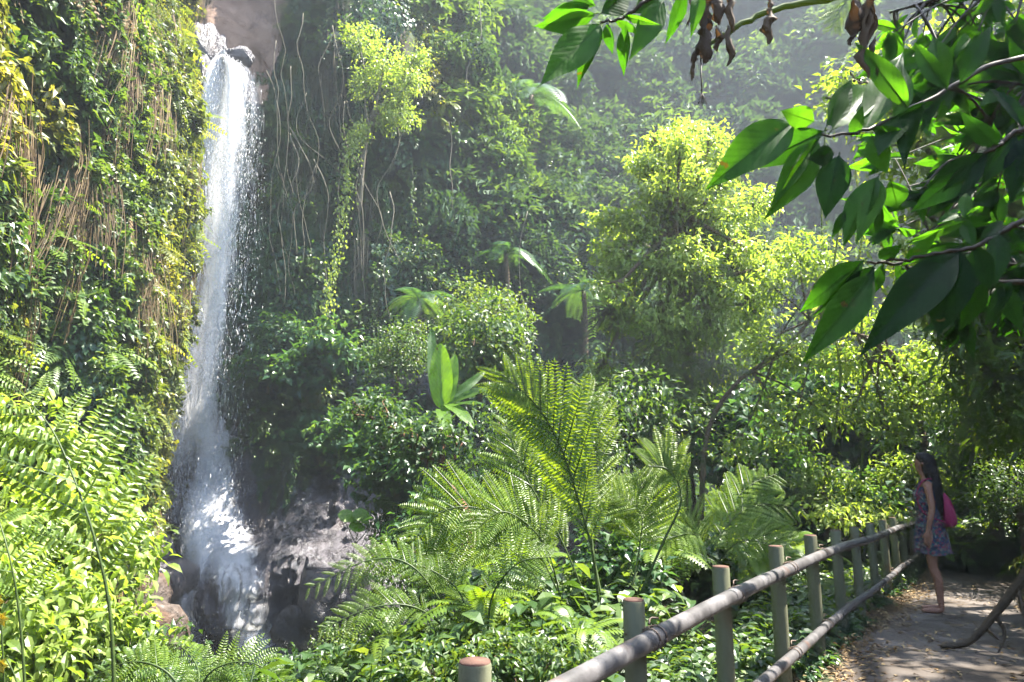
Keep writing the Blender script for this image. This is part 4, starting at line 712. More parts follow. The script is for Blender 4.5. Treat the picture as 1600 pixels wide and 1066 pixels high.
# ------------------------------------------------------------------ banana plant
def big_leaf(L, W, curl=.3, roll=.25, wave=.03, nx=16, ny=6, tip=1.0, name='leaf', ptip=1.15):
    g = Geo(); t = np.linspace(0, 1, nx)[:, None]; v = np.linspace(-1, 1, ny + 1)[None]; ww = np.sin(np.clip(t, 0, 1) ** tip * math.pi) ** ptip * (1 - .25 * t) * 1.12; ww[0] = .02; ww[-1] = 0.004
    x = L * (t - .15 * curl * t ** 3) + 0 * v; y = v * ww * W / 2 * (1 - .12 * roll); z = -curl * L * t ** 2 + np.abs(v) * ww * W * roll * .5 + wave * L * np.sin(t * 17 + v * 2 + rng.uniform(0, 6)) * np.abs(v) * .5
    i, j = np.meshgrid(np.arange(nx - 1), np.arange(ny), indexing='ij'); m = ny + 1
    uw = np.stack([t + 0 * v, v * ww, 0 * x], -1).reshape(-1, 3); g.add(np.stack([x, y, z], -1).reshape(-1, 3), None, np.stack([i * m + j, (i + 1) * m + j, (i + 1) * m + j + 1, i * m + j + 1], -1).reshape(-1, 4), .5, uw)
    tube(g, np.stack([L * np.linspace(-.06, .9, 8), 0 * np.linspace(0, 1, 8), -curl * L * np.clip(np.linspace(-.06, .9, 8), 0, 1) ** 2 - .004], -1), np.linspace(.018, .004, 8) * W * 1.0, 4, .75); return g
bp_ = thing('banana_plant', P(690, 690, 14), 'wild banana plant with one glowing upright leaf at the foot of the far cliff', 'banana plant')
g = Geo(); tube(g, [P(688, 720, 14), P(690, 640, 14)], [.1, .06], 10); build(g, 'stem', M['stem'], bp_)
rl_ = np.array(bp_.location)
for (bx, by), (tx, ty), W, cu, lv, dd in [((690, 640), (688, 535), .50, .02, .9, 0), ((694, 640), (712, 552), .34, .05, .85, .1), ((678, 620), (674, 510), .24, .02, .1, .6), ((694, 632), (768, 572), .20, .25, .25, .3), ((694, 634), (776, 592), .16, .2, .3, -.2), ((694, 632), (740, 640), .30, .35, .45, -.9), ((688, 640), (700, 640), .3, .45, .4, -1.2), ((696, 640), (750, 612), .22, .3, .3, -.5), ((686, 645), (640, 650), .26, .5, .2, -.4), ((690, 650), (700, 680), .25, .6, .2, -.8)]:
    a = P(bx, by, 14); b = P(tx, ty, 14 + dd); L_ = np.linalg.norm(b - a); g = big_leaf(L_, W, cu, .2, .015, name='leaf', ptip=.5); g2 = Geo(); g2.add_geo(g, basis(a, b - a, cam_dir(a) * (1 if b[2] > a[2] + .5 else .3) + np.array([0, 0, .6 if b[2] < a[2] + .6 else 0.0])), lv - .5); build(g2, 'leaf', M['banana'], bp_, uw=True)
# round pale leaves low right of the rock
rlv = thing('round_leaved_plant', P(555, 830, 15), 'plant with three round pale green leaves in the shade right of the rock', 'plant')
for px, py, s in ((562, 801, .42), (540, 803, .42), (557, 820, .36), (575, 812, .2)):
    a = P(px - 12, py, 15); g = big_leaf(s, s * .8, .2, .1, .0, ptip=.6); g2 = Geo(); g2.add_geo(g, basis(a, [1, 0, -.2], [0, -.8, .8]), .2); build(g2, 'leaf', M['banana'], rlv, uw=True)
    g = Geo(); tube(g, curve([P(555, 850, 15.1), P(px, py + 15, 15.1), a], 6), .012, 5); build(g, 'stalk', M['stem'], rlv)

# ------------------------------------------------------------------ ground cover, litter
def ground_pts(n, fa, fb, minb=None):
    a = rng.uniform(*fa, n); b = rng.uniform(*fb, n); x = P0[0] + a * E2[0] + b * N2[0]; y = P0[1] + a * E2[1] + b * N2[1]; return np.stack([x, y, gz(x, y)], -1), a, b
def cover(name, gen, mat, n, fa, fb, s0, s1, nv=3, dens=.2, up=0, tilt=.2, seed=0, cell=1.1):
    for v in range(nv):
        p, a, b = ground_pts(n // nv, fa, fb); k = rng.random(len(p)) < np.clip(fbm(p * [cell, cell, 0], 3, seed + 5) * 1.6 + .5 + dens, 0, 1); k &= in_view(p, .25); p = p[k]; p[:, 2] += up * rng.random(len(p)); scatter(name, gen(), mat, p, rng.uniform(0, 6.28, len(p)), rng.uniform(s0, s1, len(p)), tint_of(p, .8, .7), tilt)
cover('ground_cover_leaves', lambda: herb(16, .10, .25), M['leaf'], 5200, (-1.5, 15), (-2.8, -.05), .5, 1.2, 3, .35)
cover('undergrowth_leaves', lambda: herb(26, .15, .55), M['leaf'], 4200, (-3, 15), (-7, -1.0), .7, 1.5, 3, .5)
cover('fern_undergrowth', lambda: fern_tuft(7, .6, 12, False), M['fern'], 1100, (-2, 15), (-8, -.8), .5, 1.2, 3, .2)
cover('low_ground_leaves', lambda: herb(9, .06, .08), M['creeper'], 5200, (-1.5, 12), (-2.6, .12), .6, 1.4, 2, .2)
cover('path_end_leaves', lambda: herb(26, .16, .6), M['leaf'], 1500, (12.6, 19), (-2, 3.5), .8, 1.7, 2, .7)
cover('path_end_fern_foliage', lambda: fern_tuft(8, .9, 13, False), M['fern'], 300, (12.8, 19), (-2, 3.5), .7, 1.4, 2, .7)
p = np.stack([rng.uniform(-12, 12, 3000), rng.uniform(9, 30, 3000), np.zeros(3000)], -1); p[:, 2] = gz(p[:, 0], p[:, 1]); a_, b_ = ab(p[:, 0], p[:, 1]); p = p[(b_ < -4) & in_view(p, .2) & ~((p[:, 0] / p[:, 1] < -.2) & (p[:, 0] / p[:, 1] > -.52) & (p[:, 1] > 13))]
h = len(p) // 3
scatter('valley_undergrowth', shrub_proto_geo := crown_far(260, .55, .2, 5), M['creeper'], p[:h] + [0, 0, .2], rng.uniform(0, 6, h), rng.uniform(.8, 1.8, h), tint_of(p[:h]))
scatter('valley_leaves', crown_far(300, .55, .15, 5), M['leaf'], p[h:2 * h] + [0, 0, .2], rng.uniform(0, 6, h), rng.uniform(.8, 1.8, h), tint_of(p[h:2 * h]))
scatter('valley_fern_foliage', fern_tuft(9, 1.1, 14, False), M['fern'], p[2 * h:3 * h] + [0, 0, .4], rng.uniform(0, 6, h), rng.uniform(.7, 1.3, h), tint_of(p[2 * h:3 * h]))
# the bright slope below the left cliff
p = np.stack([rng.uniform(-9, -2.5, 1500), rng.uniform(4.5, 16, 1500), np.zeros(1500)], -1); p[:, 2] = gz(p[:, 0], p[:, 1]); p = p[in_view(p, .25) & (p[:, 0] < -.56 * p[:, 1] - .3)]
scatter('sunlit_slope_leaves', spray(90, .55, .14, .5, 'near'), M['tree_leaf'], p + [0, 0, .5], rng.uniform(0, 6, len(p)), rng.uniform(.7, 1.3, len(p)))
# leaf litter
def litter_geo(l=.05):
    g = Geo(); n = 9; leaves(g, np.stack([rng.uniform(-.12, .12, n), rng.uniform(-.12, .12, n), rng.uniform(.004, .02, n)], -1), nrm(rdir(n) * [1, 1, .15]), nrm(np.array([0, 0, 1.]) + rdir(n) * .35), l * rng.uniform(.5, 1.3, n), l * .45, rng.random(n), 'mid'); return g
for sd_, (b0, b1, n) in enumerate([(-1.2, .35, 1900), (1.45, 2.3, 1200), (.3, 1.7, 200)]):
    p, a, b = ground_pts(n, (1, 15), (b0, b1)); p = p[in_view(p, .1)]; p[:, 2] += .012; scatter('leaf_litter', litter_geo(), M['dry'], p, rng.uniform(0, 6, len(p)), rng.uniform(.6, 1.4, len(p)), None, .05)
# ------------------------------------------------------------------ right bank
p, a, b = ground_pts(5200, (2, 20), (1.9, 6.5)); k = in_view(p, .3); p, a, b = p[k], a[k], b[k]; n3 = len(p) // 4; yawb = math.atan2(-N2[1], -N2[0]); p[:, 2] += .05
tb = lambda q: tint_of(q, .5, .75)
scatter('bank_leaves', spray(80, .5, .14), M['leaf'], p[:n3], rng.normal(yawb, .5, n3), rng.uniform(.6, 1.1, n3), tb(p[:n3]))
scatter('bank_fern_foliage', fern_tuft(9, .9, 15), M['fern'], p[n3:2 * n3], rng.normal(yawb, .5, n3), rng.uniform(.5, 1.1, n3), tb(p[n3:2 * n3]))
scatter('bank_moss_foliage', moss_patch(300, .05), M['moss'], p[2 * n3:3 * n3], rng.normal(yawb, .4, n3), rng.uniform(.7, 1.3, n3), tb(p[2 * n3:3 * n3]))
scatter('bank_creeper_leaves', creeper(70, .12, .4), M['creeper'], p[3 * n3:4 * n3], rng.normal(yawb, .4, n3), rng.uniform(.7, 1.2, n3), tb(p[3 * n3:4 * n3]))
def bank(px, py, d): return P(px, py, d)
tree('shady tree on the bank with long narrow leaves hanging over the footpath', bank(1600, 900, 8.5), [bank(1620, 900, 8.5), bank(1625, 700, 8.5), bank(1590, 500, 8.3), bank(1540, 400, 8)],
     [(P(1560, 480, 7.5), .7), (P(1600, 560, 7.3), .7), (P(1520, 520, 8), .5), (P(1590, 640, 7.8), .6), (P(1540, 590, 7.6), .5), (P(1600, 400, 7.5), .9), (P(1500, 440, 8.5), .6)], 420, 10, .2, r0=.12, mat='fern', wr=.25, lvb=.35, style='near', droop=.3)
tree('dark leafy tree leaning over the bend of the footpath', bank(1560, 860, 12), [bank(1560, 860, 12), bank(1550, 700, 12), bank(1530, 560, 12)],
     [(P(1530, 640, 12), 1.0), (P(1500, 560, 12.5), .6), (P(1570, 560, 12), 1.2), (P(1560, 720, 11.5), .8), (P(1500, 700, 13), .7), (P(1600, 650, 11), 1.2)], 620, 10, .14, r0=.12, mat='leaf', lvb=.4)
tree('tall shade tree above the footpath with bright gaps in its crown', bank(1720, 850, 8), [bank(1720, 850, 8), bank(1700, 500, 8), bank(1560, 200, 7.6)],
     [(P(1500, 250, 7.4), 0.83), (P(1430, 330, 7.8), 0.68), (P(1560, 330, 7.4), 0.90), (P(1480, 150, 7.4), 0.83), (P(1590, 180, 7.0), 0.98), (P(1400, 200, 7.8), 0.52), (P(1340, 120, 8.1), 0.45), (P(1560, 60, 7.4), 1.05), (P(1450, 440, 8.1), 0.68), (P(1300, 150, 8.9), 0.30)], 600, 10, .14, r0=.2, lvb=.45)
# unseen crown above the frame, added to throw dappled shade on path and leaves
tree('unseen large tree added overhead to dapple the footpath with shade', (9.5, 7.5, float(gz(9.5, 7.5))), [(9.5, 7.5, 2), (9.3, 7.8, 6), (8.2, 8.6, 10)],
     [((8.2, 8.2, 10.2), 1.2), ((9.6, 9.6, 10.6), 1.0), ((9.5, 6.4, 10), 1.5), ((8.4, 5.2, 9.6), 1.1), ((12.5, 9, 10), 1.6), ((5, 3.0, 7.8), 1.1), ((6, 2, 7), 1.2)], 950, 9, .24, r0=.25, lvb=.4)
# fallen branch and roots at the right edge of the path
g = Geo(); q = curve(pxcurve([(1640, 850, 5.6), (1590, 915, 5.7), (1555, 960, 5.75), (1515, 1003, 5.8), (1470, 1012, 5.9)]), 24); q[:, 2] = np.maximum(q[:, 2], gz(q[:, 0], q[:, 1]) + .03); tube(g, q, np.linspace(.045, .018, 24), 8)
fb_ = build(g, 'fallen_branch', M['brownstem'], label='dark fallen branch lying from the bank onto the edge of the footpath', cat='branch')
for l in ([(1590, 915, 5.7), (1600, 960, 5.6), (1620, 1000, 5.5)], [(1555, 960, 5.75), (1570, 990, 5.7), (1560, 1020, 5.6)], [(1520, 1000, 5.8), (1540, 985, 5.9), (1560, 1000, 6)]):
    g = Geo(); tube(g, curve(pxcurve(l), 8), np.linspace(.02, .006, 8), 5); build(g, 'twig', M['brownstem'], fb_)
for k in range(9):
    px, py, d = [(1500, 580, 11), (1515, 560, 10), (1530, 600, 10.5), (1290, 380, 13), (1335, 430, 12), (1310, 540, 11), (1350, 600, 11), (1495, 640, 12), (1550, 500, 9)][k]; g = Geo(); q = curve([P(px, py - 180, d), P(px + rng.normal(0, 10), py - 60, d), P(px + rng.normal(0, 12), py + 40, d), P(px + rng.normal(0, 12), py + 150, d)], 20); tube(g, q, .018, 5)
    n = 120; qq = curve(q, n); leaves(g, qq + rng.normal(0, .04, (n, 3)), nrm(rdir(n) + [0, 0, -.6]), rdir(n), .05, .03, rng.random(n), 'far'); build(g, 'mossy_vine', M['moss'], smooth=False, label='dark mossy vine hanging in front of ' + ['the dark tree over the bend', 'the bend tree, left strand', 'the bend tree above the bag', 'the sunny tree, upper right', 'the arching tree under the leaves', 'the arching limb', 'the drooping tree left of the woman', 'the foliage just above the woman', 'the narrow leaved shade tree'][k], cat='vine', group='mossy hanging vines')
#@@TREES_END

# ------------------------------------------------------------------ overhanging branches with big leaves
NV = 6
BL = [big_leaf(1, w_, c_, r_, .012, 18, 8, tip=t_) for w_, c_, r_, t_ in ((.32, .10, .25, .8), (.35, .22, .35, .85), (.30, .3, .3, .8), (.36, .06, .15, .85), (.30, .16, .5, .75), (.38, .2, .3, .85))]
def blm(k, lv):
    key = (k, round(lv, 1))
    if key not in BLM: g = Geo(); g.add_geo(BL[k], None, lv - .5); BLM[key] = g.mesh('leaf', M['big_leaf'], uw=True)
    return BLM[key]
BLM = {}
def put_leaf(root, a, b, k, lv, face, wsc=1.0):
    a = np.array(a); b = np.array(b); L = np.linalg.norm(b - a); Mx = basis(a, b - a, face); Mx[:3, 0] *= L; Mx[:3, 1] *= L * wsc; Mx[:3, 2] *= L; Mx[:3, 3] -= np.array(root.location)
    o = link('leaf', blm(k, lv), root); o.matrix_basis = Matrix(Mx.tolist()); return o
def hang_branch(label, stem, lv_list, d, dj=.12, r=(.010, .004), mat='brownstem'):
    st = [P(*s) for s in stem]; t = thing('overhanging_branch', st[0], label, 'branch'); g = Geo(); tube(g, curve(st, 30) + rng.normal(0, .003, (30, 3)), np.linspace(r[0], r[1], 30), 7); build(g, 'twig', M[mat], t)
    for e in lv_list:
        (bx, by), (tx, ty) = e[0], e[1]; lv = e[2] if len(e) > 2 else .6; wsc = e[3] if len(e) > 3 else 1; dd = rng.uniform(-dj, dj) if len(e) < 5 else e[4]
        a = P(bx, by, d); b = P(tx, ty, d + dd); f = nrm(cam_dir(a) * .9 + np.array([rng.normal(0, .25), 0, rng.uniform(-.35, .15)])); put_leaf(t, a, b, int(rng.integers(0, NV)), lv, f, wsc)
    return t
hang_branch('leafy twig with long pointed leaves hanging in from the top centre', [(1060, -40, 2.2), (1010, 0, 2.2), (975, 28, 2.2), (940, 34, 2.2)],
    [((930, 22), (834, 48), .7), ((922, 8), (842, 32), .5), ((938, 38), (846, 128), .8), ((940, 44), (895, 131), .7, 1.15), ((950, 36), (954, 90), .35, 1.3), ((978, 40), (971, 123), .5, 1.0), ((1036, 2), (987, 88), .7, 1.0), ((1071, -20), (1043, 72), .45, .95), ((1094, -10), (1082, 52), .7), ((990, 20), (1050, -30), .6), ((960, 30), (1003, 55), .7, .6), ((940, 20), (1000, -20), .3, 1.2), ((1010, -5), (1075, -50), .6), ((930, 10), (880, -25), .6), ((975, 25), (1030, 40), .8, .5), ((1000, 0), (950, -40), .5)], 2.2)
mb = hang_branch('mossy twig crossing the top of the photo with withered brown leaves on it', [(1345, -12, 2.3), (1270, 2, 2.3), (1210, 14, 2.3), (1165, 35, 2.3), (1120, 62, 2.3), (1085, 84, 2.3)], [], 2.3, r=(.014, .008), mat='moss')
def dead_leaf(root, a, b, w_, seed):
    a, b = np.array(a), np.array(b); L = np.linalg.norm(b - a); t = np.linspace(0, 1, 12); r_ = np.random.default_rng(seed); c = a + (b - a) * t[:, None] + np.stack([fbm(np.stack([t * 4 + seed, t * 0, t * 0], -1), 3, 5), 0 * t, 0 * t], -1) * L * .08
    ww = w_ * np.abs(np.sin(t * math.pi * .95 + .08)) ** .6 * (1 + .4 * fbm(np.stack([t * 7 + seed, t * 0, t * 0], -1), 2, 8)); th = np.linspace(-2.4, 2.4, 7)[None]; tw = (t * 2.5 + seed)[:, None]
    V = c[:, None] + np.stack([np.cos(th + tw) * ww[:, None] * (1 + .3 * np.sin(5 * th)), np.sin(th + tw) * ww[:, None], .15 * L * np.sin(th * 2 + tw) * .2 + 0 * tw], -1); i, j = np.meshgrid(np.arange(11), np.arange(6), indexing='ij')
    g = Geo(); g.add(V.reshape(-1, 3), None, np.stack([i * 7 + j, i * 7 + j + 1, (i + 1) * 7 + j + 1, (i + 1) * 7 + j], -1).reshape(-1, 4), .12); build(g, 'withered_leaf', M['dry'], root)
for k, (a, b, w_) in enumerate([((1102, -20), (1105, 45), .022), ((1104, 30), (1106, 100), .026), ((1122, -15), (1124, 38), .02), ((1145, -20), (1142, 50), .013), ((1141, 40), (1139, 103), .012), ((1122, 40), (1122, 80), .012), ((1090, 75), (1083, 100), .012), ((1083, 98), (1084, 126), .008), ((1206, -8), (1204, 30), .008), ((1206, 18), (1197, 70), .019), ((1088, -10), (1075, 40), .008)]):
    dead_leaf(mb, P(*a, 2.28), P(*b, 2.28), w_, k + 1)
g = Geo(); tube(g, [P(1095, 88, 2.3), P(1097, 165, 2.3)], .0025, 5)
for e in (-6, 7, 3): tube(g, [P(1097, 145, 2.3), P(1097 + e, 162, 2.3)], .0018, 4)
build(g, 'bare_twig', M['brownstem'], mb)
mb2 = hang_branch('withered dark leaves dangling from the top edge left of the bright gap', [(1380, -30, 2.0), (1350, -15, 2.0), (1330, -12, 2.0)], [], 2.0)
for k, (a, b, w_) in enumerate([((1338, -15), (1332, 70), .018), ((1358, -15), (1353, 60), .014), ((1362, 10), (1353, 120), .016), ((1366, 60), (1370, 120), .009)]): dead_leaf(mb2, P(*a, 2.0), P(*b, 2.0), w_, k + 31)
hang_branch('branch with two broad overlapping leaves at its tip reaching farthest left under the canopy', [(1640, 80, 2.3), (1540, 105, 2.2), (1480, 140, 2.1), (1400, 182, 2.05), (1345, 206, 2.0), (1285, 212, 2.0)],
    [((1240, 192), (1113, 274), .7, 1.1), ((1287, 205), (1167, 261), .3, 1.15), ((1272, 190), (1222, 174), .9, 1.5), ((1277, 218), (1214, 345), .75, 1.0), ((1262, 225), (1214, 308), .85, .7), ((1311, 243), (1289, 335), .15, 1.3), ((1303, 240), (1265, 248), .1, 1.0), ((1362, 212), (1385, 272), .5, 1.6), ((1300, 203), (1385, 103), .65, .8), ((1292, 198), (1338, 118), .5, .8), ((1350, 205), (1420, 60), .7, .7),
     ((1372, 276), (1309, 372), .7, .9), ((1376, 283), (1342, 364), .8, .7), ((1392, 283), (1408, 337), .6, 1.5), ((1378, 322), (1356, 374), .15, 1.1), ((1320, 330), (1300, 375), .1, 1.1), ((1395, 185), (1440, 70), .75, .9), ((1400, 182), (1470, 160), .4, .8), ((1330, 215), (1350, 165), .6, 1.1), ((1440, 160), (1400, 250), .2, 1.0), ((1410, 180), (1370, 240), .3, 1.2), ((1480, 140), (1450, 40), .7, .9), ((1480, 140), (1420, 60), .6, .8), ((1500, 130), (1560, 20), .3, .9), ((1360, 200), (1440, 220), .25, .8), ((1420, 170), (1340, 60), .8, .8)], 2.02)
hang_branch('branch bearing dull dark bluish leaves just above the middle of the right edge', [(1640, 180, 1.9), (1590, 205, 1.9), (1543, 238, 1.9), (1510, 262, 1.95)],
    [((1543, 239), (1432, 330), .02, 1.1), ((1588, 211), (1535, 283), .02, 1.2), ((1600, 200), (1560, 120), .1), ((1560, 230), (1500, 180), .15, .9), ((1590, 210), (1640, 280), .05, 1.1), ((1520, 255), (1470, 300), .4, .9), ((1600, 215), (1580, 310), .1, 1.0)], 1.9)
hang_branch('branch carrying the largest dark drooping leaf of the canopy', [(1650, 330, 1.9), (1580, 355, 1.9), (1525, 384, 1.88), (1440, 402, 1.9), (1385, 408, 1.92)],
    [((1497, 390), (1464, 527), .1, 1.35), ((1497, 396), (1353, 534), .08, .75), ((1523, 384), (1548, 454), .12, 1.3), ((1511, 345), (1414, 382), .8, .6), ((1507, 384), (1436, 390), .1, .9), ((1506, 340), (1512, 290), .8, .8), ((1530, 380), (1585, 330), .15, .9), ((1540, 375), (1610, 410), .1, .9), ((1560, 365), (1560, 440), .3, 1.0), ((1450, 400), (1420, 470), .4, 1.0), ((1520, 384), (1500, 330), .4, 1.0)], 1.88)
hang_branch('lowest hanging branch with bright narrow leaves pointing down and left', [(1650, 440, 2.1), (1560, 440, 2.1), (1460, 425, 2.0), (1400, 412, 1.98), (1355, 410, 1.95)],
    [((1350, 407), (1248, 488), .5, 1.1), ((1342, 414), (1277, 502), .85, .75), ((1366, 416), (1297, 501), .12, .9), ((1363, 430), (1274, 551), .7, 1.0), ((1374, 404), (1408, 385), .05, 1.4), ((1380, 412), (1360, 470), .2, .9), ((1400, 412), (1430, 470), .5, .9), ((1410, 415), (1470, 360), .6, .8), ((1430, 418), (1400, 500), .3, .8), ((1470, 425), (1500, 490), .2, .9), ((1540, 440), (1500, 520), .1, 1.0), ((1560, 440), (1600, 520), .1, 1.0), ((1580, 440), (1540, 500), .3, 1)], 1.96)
# fuller canopy of the same tree behind, filling the upper right
def filler(label, stems, n, d0, lvr, x0, x1, y0, y1, ln=(.1, .18)):
    st = [P(*s) for s in stems]; t = thing('overhanging_branch', st[0], label, 'branch'); q = curve(st, 30); g = Geo(); tube(g, q, np.linspace(.012, .005, 30), 7); tw = []
    for k in range(n // 7 + 1):
        a = q[int(rng.integers(0, 29))]; c = P(rng.uniform(x0, x1), rng.uniform(y0, y1), d0 + rng.uniform(-.3, .5)); tube(g, curve([a, (a + c) / 2 + [0, 0, .04], c], 8), np.linspace(.007, .003, 8), 5); tw.append((c, nrm(c - a)))
    build(g, 'twig', M['brownstem'], t); k = 0
    for c, dv in tw:
        for m in range(7):
            if k >= n: break
            k += 1; dd = nrm(dv * .5 + rng.normal(0, .6, 3) * [1, .6, .8] + [-.35, 0, -.35]); L_ = rng.uniform(*ln); put_leaf(t, c + rng.normal(0, .012, 3), c + dd * L_, int(rng.integers(0, NV)), rng.uniform(*lvr), nrm(cam_dir(c) * .8 + np.array([0, 0, .1]) + rng.normal(0, .45, 3)), 1.0)
    return t
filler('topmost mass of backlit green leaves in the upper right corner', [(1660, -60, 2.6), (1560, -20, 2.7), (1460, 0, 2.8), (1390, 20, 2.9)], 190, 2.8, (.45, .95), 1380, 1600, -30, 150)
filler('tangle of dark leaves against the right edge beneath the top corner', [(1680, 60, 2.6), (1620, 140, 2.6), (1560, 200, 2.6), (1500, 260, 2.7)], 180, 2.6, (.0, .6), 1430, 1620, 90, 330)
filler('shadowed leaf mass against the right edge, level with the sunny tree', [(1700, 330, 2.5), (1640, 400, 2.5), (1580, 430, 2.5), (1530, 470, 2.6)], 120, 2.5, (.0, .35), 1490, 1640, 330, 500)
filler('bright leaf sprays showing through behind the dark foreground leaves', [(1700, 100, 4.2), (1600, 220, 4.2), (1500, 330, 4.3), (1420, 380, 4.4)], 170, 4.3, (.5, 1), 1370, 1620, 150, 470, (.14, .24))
# bright ferny sprig at the top
t = thing('fern', P(1300, -40, 5), 'glowing yellow green fern frond hanging at the top edge above the bluish slope', 'fern'); bifrond(t, pxcurve([(1380, -60, 5), (1340, -20, 5), (1310, 20, 5), (1298, 45, 5)]), 12, .2, nrm(np.array([0, -1, .4])), own=True, dense=False, s=.2) if False else bifrond(t, pxcurve([(1380, -60, 5), (1340, -20, 5), (1310, 20, 5), (1298, 48, 5)]), 12, .2, nrm(np.array([0, -1, .4])), start=.2)
# yellow flowering herb at the left edge
yf = thing('yellow_flower_plant', P(5, 1080, 3), 'plant with yellow flowers at the left edge near the bottom', 'flower'); M['yellow'] = leaf_mat('yellow_petal', [(0, (.45, .33, .02)), (1, (.6, .5, .05))], tr=.4, rough=.6, tcol=(1.2, 1, .5))
g = Geo(); tube(g, curve(pxcurve([(8, 1100, 3), (4, 1020, 3), (2, 970, 3)]), 8), .004, 5); tube(g, curve(pxcurve([(30, 1100, 3), (24, 1060, 3), (10, 1030, 3)]), 8), .003, 5); build(g, 'stem', M['stem'], yf)
for px, py in ((3, 967), (-4, 940), (2, 1040)):
    g = Geo(); a = np.linspace(0, 6.28, 7)[:-1]; c = P(px, py, 3); dv = np.stack([np.cos(a), np.full(6, -.3), np.sin(a)], -1); leaves(g, np.broadcast_to(c, (6, 3)), dv, [0, -1, .1], .034, .022, rng.random(6), 'near'); build(g, 'flower', M['yellow'], yf)

# ------------------------------------------------------------------ woman looking at the waterfall
M['skin'] = noise_mat('skin', [(.3, (.24, .11, .07)), (.7, (.33, .165, .11))], 8, .5, .05, .002)
M['hair'] = noise_mat('black_hair', [(.3, (.006, .005, .005)), (.7, (.018, .013, .012))], 60, .65, .5, .004, stretch=(1, 1, .1))
M['pink'] = noise_mat('pink_fabric', [(.3, (.22, .015, .06)), (.7, (.34, .035, .11))], 6, .75, .4, .01)
M['lips'] = noise_mat('lips', [(.3, (.3, .08, .07)), (.7, (.35, .1, .09))], 8, .5, .05, .002)
M['eye'] = noise_mat('eye', [(.3, (.02, .015, .01)), (.7, (.05, .03, .02))], 8, .2, .05, .002)
def dress_mat():
    m, t, out = mat_new('floral_dress'); l = t.links; tc = N(t, 'ShaderNodeTexCoord'); v = N(t, 'ShaderNodeTexVoronoi'); v.inputs['Scale'].default_value = 52; l.new(tc.outputs['Object'], v.inputs[0]); sp = N(t, 'ShaderNodeSeparateColor'); l.new(v.outputs['Color'], sp.inputs[0])
    r = ramp(t, [(0, (.015, .02, .04)), (.18, (.035, .06, .12)), (.36, (.15, .03, .05)), (.52, (.20, .19, .17)), (.66, (.04, .09, .09)), (.8, (.15, .05, .07)), (.92, (.05, .04, .06))]); r.color_ramp.interpolation = 'CONSTANT'; l.new(sp.outputs[0], r.inputs[0])
    b = N(t, 'ShaderNodeBsdfPrincipled'); l.new(r.outputs[0], b.inputs['Base Color']); b.inputs['Roughness'].default_value = .85; l.new(b.outputs[0], out.inputs[0]); return m
M['dress'] = dress_mat()
WX, WY = P(1468, 955, 7.75)[0], 7.75; WZ = float(gz(WX, WY)) + .02
pw = thing('person', (0, 0, 0), 'woman in a short floral dress standing barefoot on the path, gazing left', 'person')
sv, se = [], []
def sk_(p, r, par=None): sv.append((*p, r)); (se.append((par, len(sv) - 1)) if par is not None else None); return len(sv) - 1
pel = sk_((0, 0, .88), .118); be = sk_((0, .012, 1.0), .095, pel); ch = sk_((0, .015, 1.16), .10, be); uc = sk_((0, -.005, 1.29), .085, ch); nb = sk_((0, -.008, 1.375), .048, uc); nk = sk_((0, .012, 1.435), .042, nb); jw = sk_((0, .045, 1.495), .052, nk); hd = sk_((0, .022, 1.56), .078, jw); tp_ = sk_((0, .012, 1.605), .062, hd); 
for s in (-1, 1):
    sh = sk_((s * .135, -.01, 1.325), .046, uc); el = sk_((s * .2, -.03, 1.08), .034, sh); fa = sk_((s * .215, 0, .96), .032, el); wr = sk_((s * .225, .03, .855), .022, fa); pm = sk_((s * .225, .045, .79), .024, wr)
    for f_, (dy, ln) in enumerate(((-.022, .06), (-.007, .072), (.008, .07), (.022, .058))): a = sk_((s * .225, .045 + dy, .765), .0095, pm); b = sk_((s * .22, .05 + dy, .765 - ln * .5), .0085, a); sk_((s * .205, .055 + dy, .765 - ln), .007, b)
    a = sk_((s * .22, .072, .80), .010, pm); sk_((s * .212, .088, .772), .008, a)
    hp = sk_((s * .08, 0, .80), .088, pel); th = sk_((s * .085, .015, .64), .07, hp); kn = sk_((s * .08, .02, .47), .05, th); cf = sk_((s * .08, -.018, .34), .05, kn); an = sk_((s * .078, -.02, .1), .031, cf); he = sk_((s * .078, -.03, .04), .034, an); ba = sk_((s * .085, .1, .028), .03, he); sk_((s * .09, .165, .018), .018, ba)
me = bpy.data.meshes.new('person_body'); me.from_pydata([v[:3] for v in sv], se, []); body = bpy.data.objects.new('body', me); C.objects.link(body); body.parent = pw; me.materials.append(M['skin'])
md = body.modifiers.new('skin', 'SKIN'); md.use_smooth_shade = True
for i, v in enumerate(sv): me.skin_vertices[0].data[i].radius = (v[3], v[3])
me.skin_vertices[0].data[0].use_root = True
body.modifiers.new('sub', 'SUBSURF').levels = 2; body.modifiers['sub'].render_levels = 2
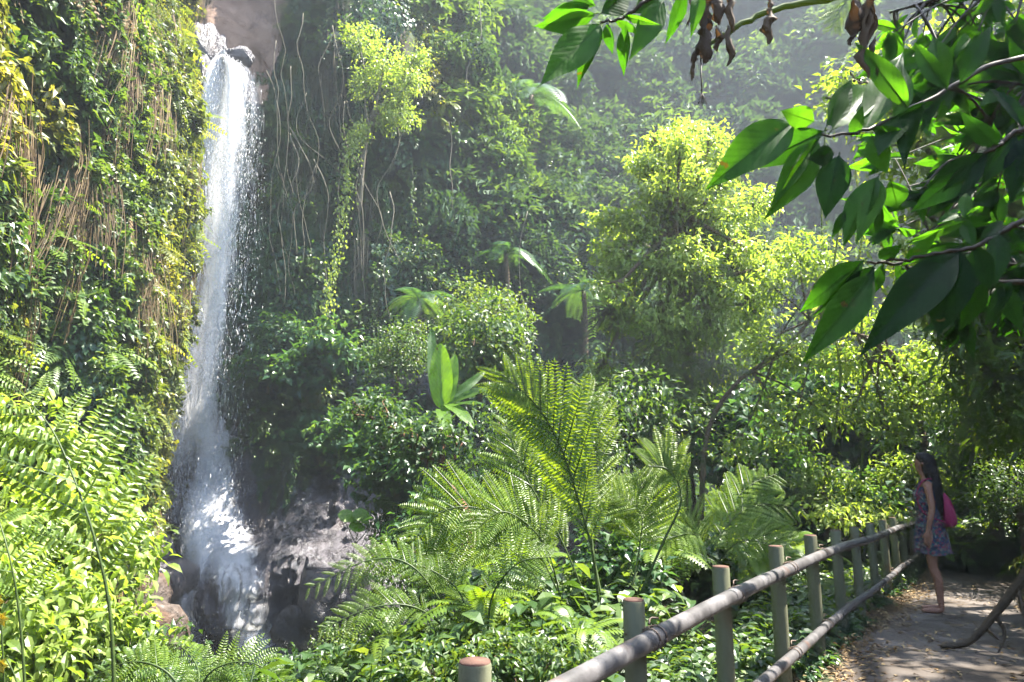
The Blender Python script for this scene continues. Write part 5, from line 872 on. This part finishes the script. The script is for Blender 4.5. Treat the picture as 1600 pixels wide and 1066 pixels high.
def loft(rings, seg=28, fold=0, nf=9, phase=0, cap=True, arc=None):
    """rings: z, rx, ry, yoff"""
    th = np.arange(seg) / seg * 2 * math.pi; V = []
    for k, (z, rx, ry, yo) in enumerate(rings): f = 1 + fold * (k / (len(rings) - 1)) * np.sin(th * nf + phase + k * .3); V.append(np.stack([rx * np.cos(th) * f, ry * np.sin(th) * f + yo, np.full(seg, z) + fold * .12 * np.sin(th * 3 + 1) * (k / len(rings))], -1))
    n = len(rings); i, j = np.meshgrid(np.arange(n - 1), np.arange(seg), indexing='ij'); j2 = (j + 1) % seg; V = np.concatenate(V); T = None
    if cap: V = np.vstack([V, V[:seg].mean(0), V[-seg:].mean(0)]); k = np.arange(seg); k2 = (k + 1) % seg; T = np.vstack([np.stack([np.full(seg, n * seg), k, k2], -1), np.stack([np.full(seg, n * seg + 1), (n - 1) * seg + k2, (n - 1) * seg + k], -1)])
    g = Geo(); g.add(V, T, np.stack([i * seg + j, (i + 1) * seg + j, (i + 1) * seg + j2, i * seg + j2], -1).reshape(-1, 4)); return g
def rings(l, n): l = np.array(l); t = np.linspace(0, 1, len(l)); return curve3(l, n)
def curve3(l, n):
    t = np.linspace(0, 1, len(l)); u = np.linspace(0, 1, n); return np.stack([np.interp(u, t, l[:, k]) for k in range(l.shape[1])], -1)
g = loft(rings([(1.30, .118, .085, .005), (1.22, .135, .118, .02), (1.14, .128, .112, .018), (1.02, .122, .105, .012), (.92, .138, .125, .008), (.80, .15, .15, .006), (.70, .158, .162, .006), (.605, .165, .175, .004)], 26), 48, .10, 10, cap=False)
for s in (-1, 1): tube(g, curve([[s * .085, .085, 1.29], [s * .10, .03, 1.372], [s * .095, -.05, 1.35], [s * .08, -.085, 1.29]], 8), .011, 6)
build(g, 'dress', M['dress'], pw)
g = loft(rings([(1.672, .02, .02, 0), (1.662, .055, .058, -.002), (1.635, .083, .086, -.008), (1.59, .094, .094, -.018), (1.53, .094, .083, -.038), (1.45, .092, .076, -.05), (1.36, .105, .066, -.066), (1.25, .108, .052, -.085), (1.14, .09, .042, -.10), (1.03, .06, .028, -.105), (.97, .025, .015, -.105)], 24), 30, .10, 11)
for k in range(60):
    a = rng.uniform(-2.6, .1) if k % 2 else rng.uniform(-3.1, 0); x = math.cos(a); y = math.sin(a); e = rng.uniform(.98, 1.25); tube(g, curve([[x * .085, y * .08 - .01, 1.61], [x * .1, y * .075 - .045, 1.48], [x * .115, y * .06 - .085, 1.3], [x * .09 + rng.normal(0, .01), y * .05 - .095, e]], 9), np.linspace(.009, .003, 9), 4)
build(g, 'hair', M['hair'], pw)
g = Geo(); tube(g, [[0, .112, 1.548], [0, .126, 1.528], [0, .112, 1.518]], [.007, .012, .008], 6); build(g, 'nose', M['skin'], pw)
g = Geo(); tube(g, [[-.02, .104, 1.497], [0, .112, 1.498], [.02, .104, 1.497]], [.003, .007, .003], 6); build(g, 'mouth', M['lips'], pw)
for s in (-1, 1):
    g = Geo(); tube(g, [[s * .02, .104, 1.554], [s * .031, .1, 1.555], [s * .042, .092, 1.554]], [.002, .007, .002], 6); build(g, 'eye', M['eye'], pw)
    g = Geo(); tube(g, [[s * .078, .02, 1.56], [s * .086, .012, 1.545], [s * .08, .02, 1.525]], [.008, .014, .006], 6); build(g, 'ear', M['skin'], pw)
pw.location = (WX, WY, WZ); pw.rotation_euler = (0, 0, R(60)); pw.scale = (1.02,) * 3
bgt = thing('backpack', (0, 0, 0), 'soft pink drawstring rucksack worn on the back of the woman', 'bag')
g = loft(rings([(1.24, .02, .012, -.15), (1.215, .05, .025, -.158), (1.16, .08, .04, -.17), (1.07, .10, .055, -.18), (.96, .11, .066, -.188), (.91, .10, .06, -.185), (.885, .05, .03, -.178)], 18), 30, .09, 7); build(g, 'pouch', M['pink'], bgt)
for s in (-1, 1): g = Geo(); tube(g, curve([[s * .03, -.15, 1.225], [s * .09, -.08, 1.375], [s * .125, .03, 1.36], [s * .13, .10, 1.2], [s * .13, .04, 1.02], [s * .11, -.16, .93]], 20), .006, 6); build(g, 'strap', M['pink'], bgt)
bgt.location = pw.location; bgt.rotation_euler = pw.rotation_euler; bgt.scale = pw.scale

# ------------------------------------------------------------------ air
m, t, out = mat_new('haze_air'); pv = t.nodes.new('ShaderNodeVolumePrincipled'); pv.inputs['Color'].default_value = (.80, .88, 1, 1); pv.inputs['Density'].default_value = HAZE; pv.inputs['Anisotropy'].default_value = .25; t.links.new(pv.outputs[0], out.inputs['Volume'])
g = Geo(); x0, x1, y0, y1, z0, z1 = -26, 74, -16, 96, -10, 80; g.add([(x, y, z) for x in (x0, x1) for y in (y0, y1) for z in (z0, z1)], None, [[0, 1, 3, 2], [4, 6, 7, 5], [0, 4, 5, 1], [2, 3, 7, 6], [0, 2, 6, 4], [1, 5, 7, 3]]); build(g, 'haze', m, smooth=False, kind='stuff')
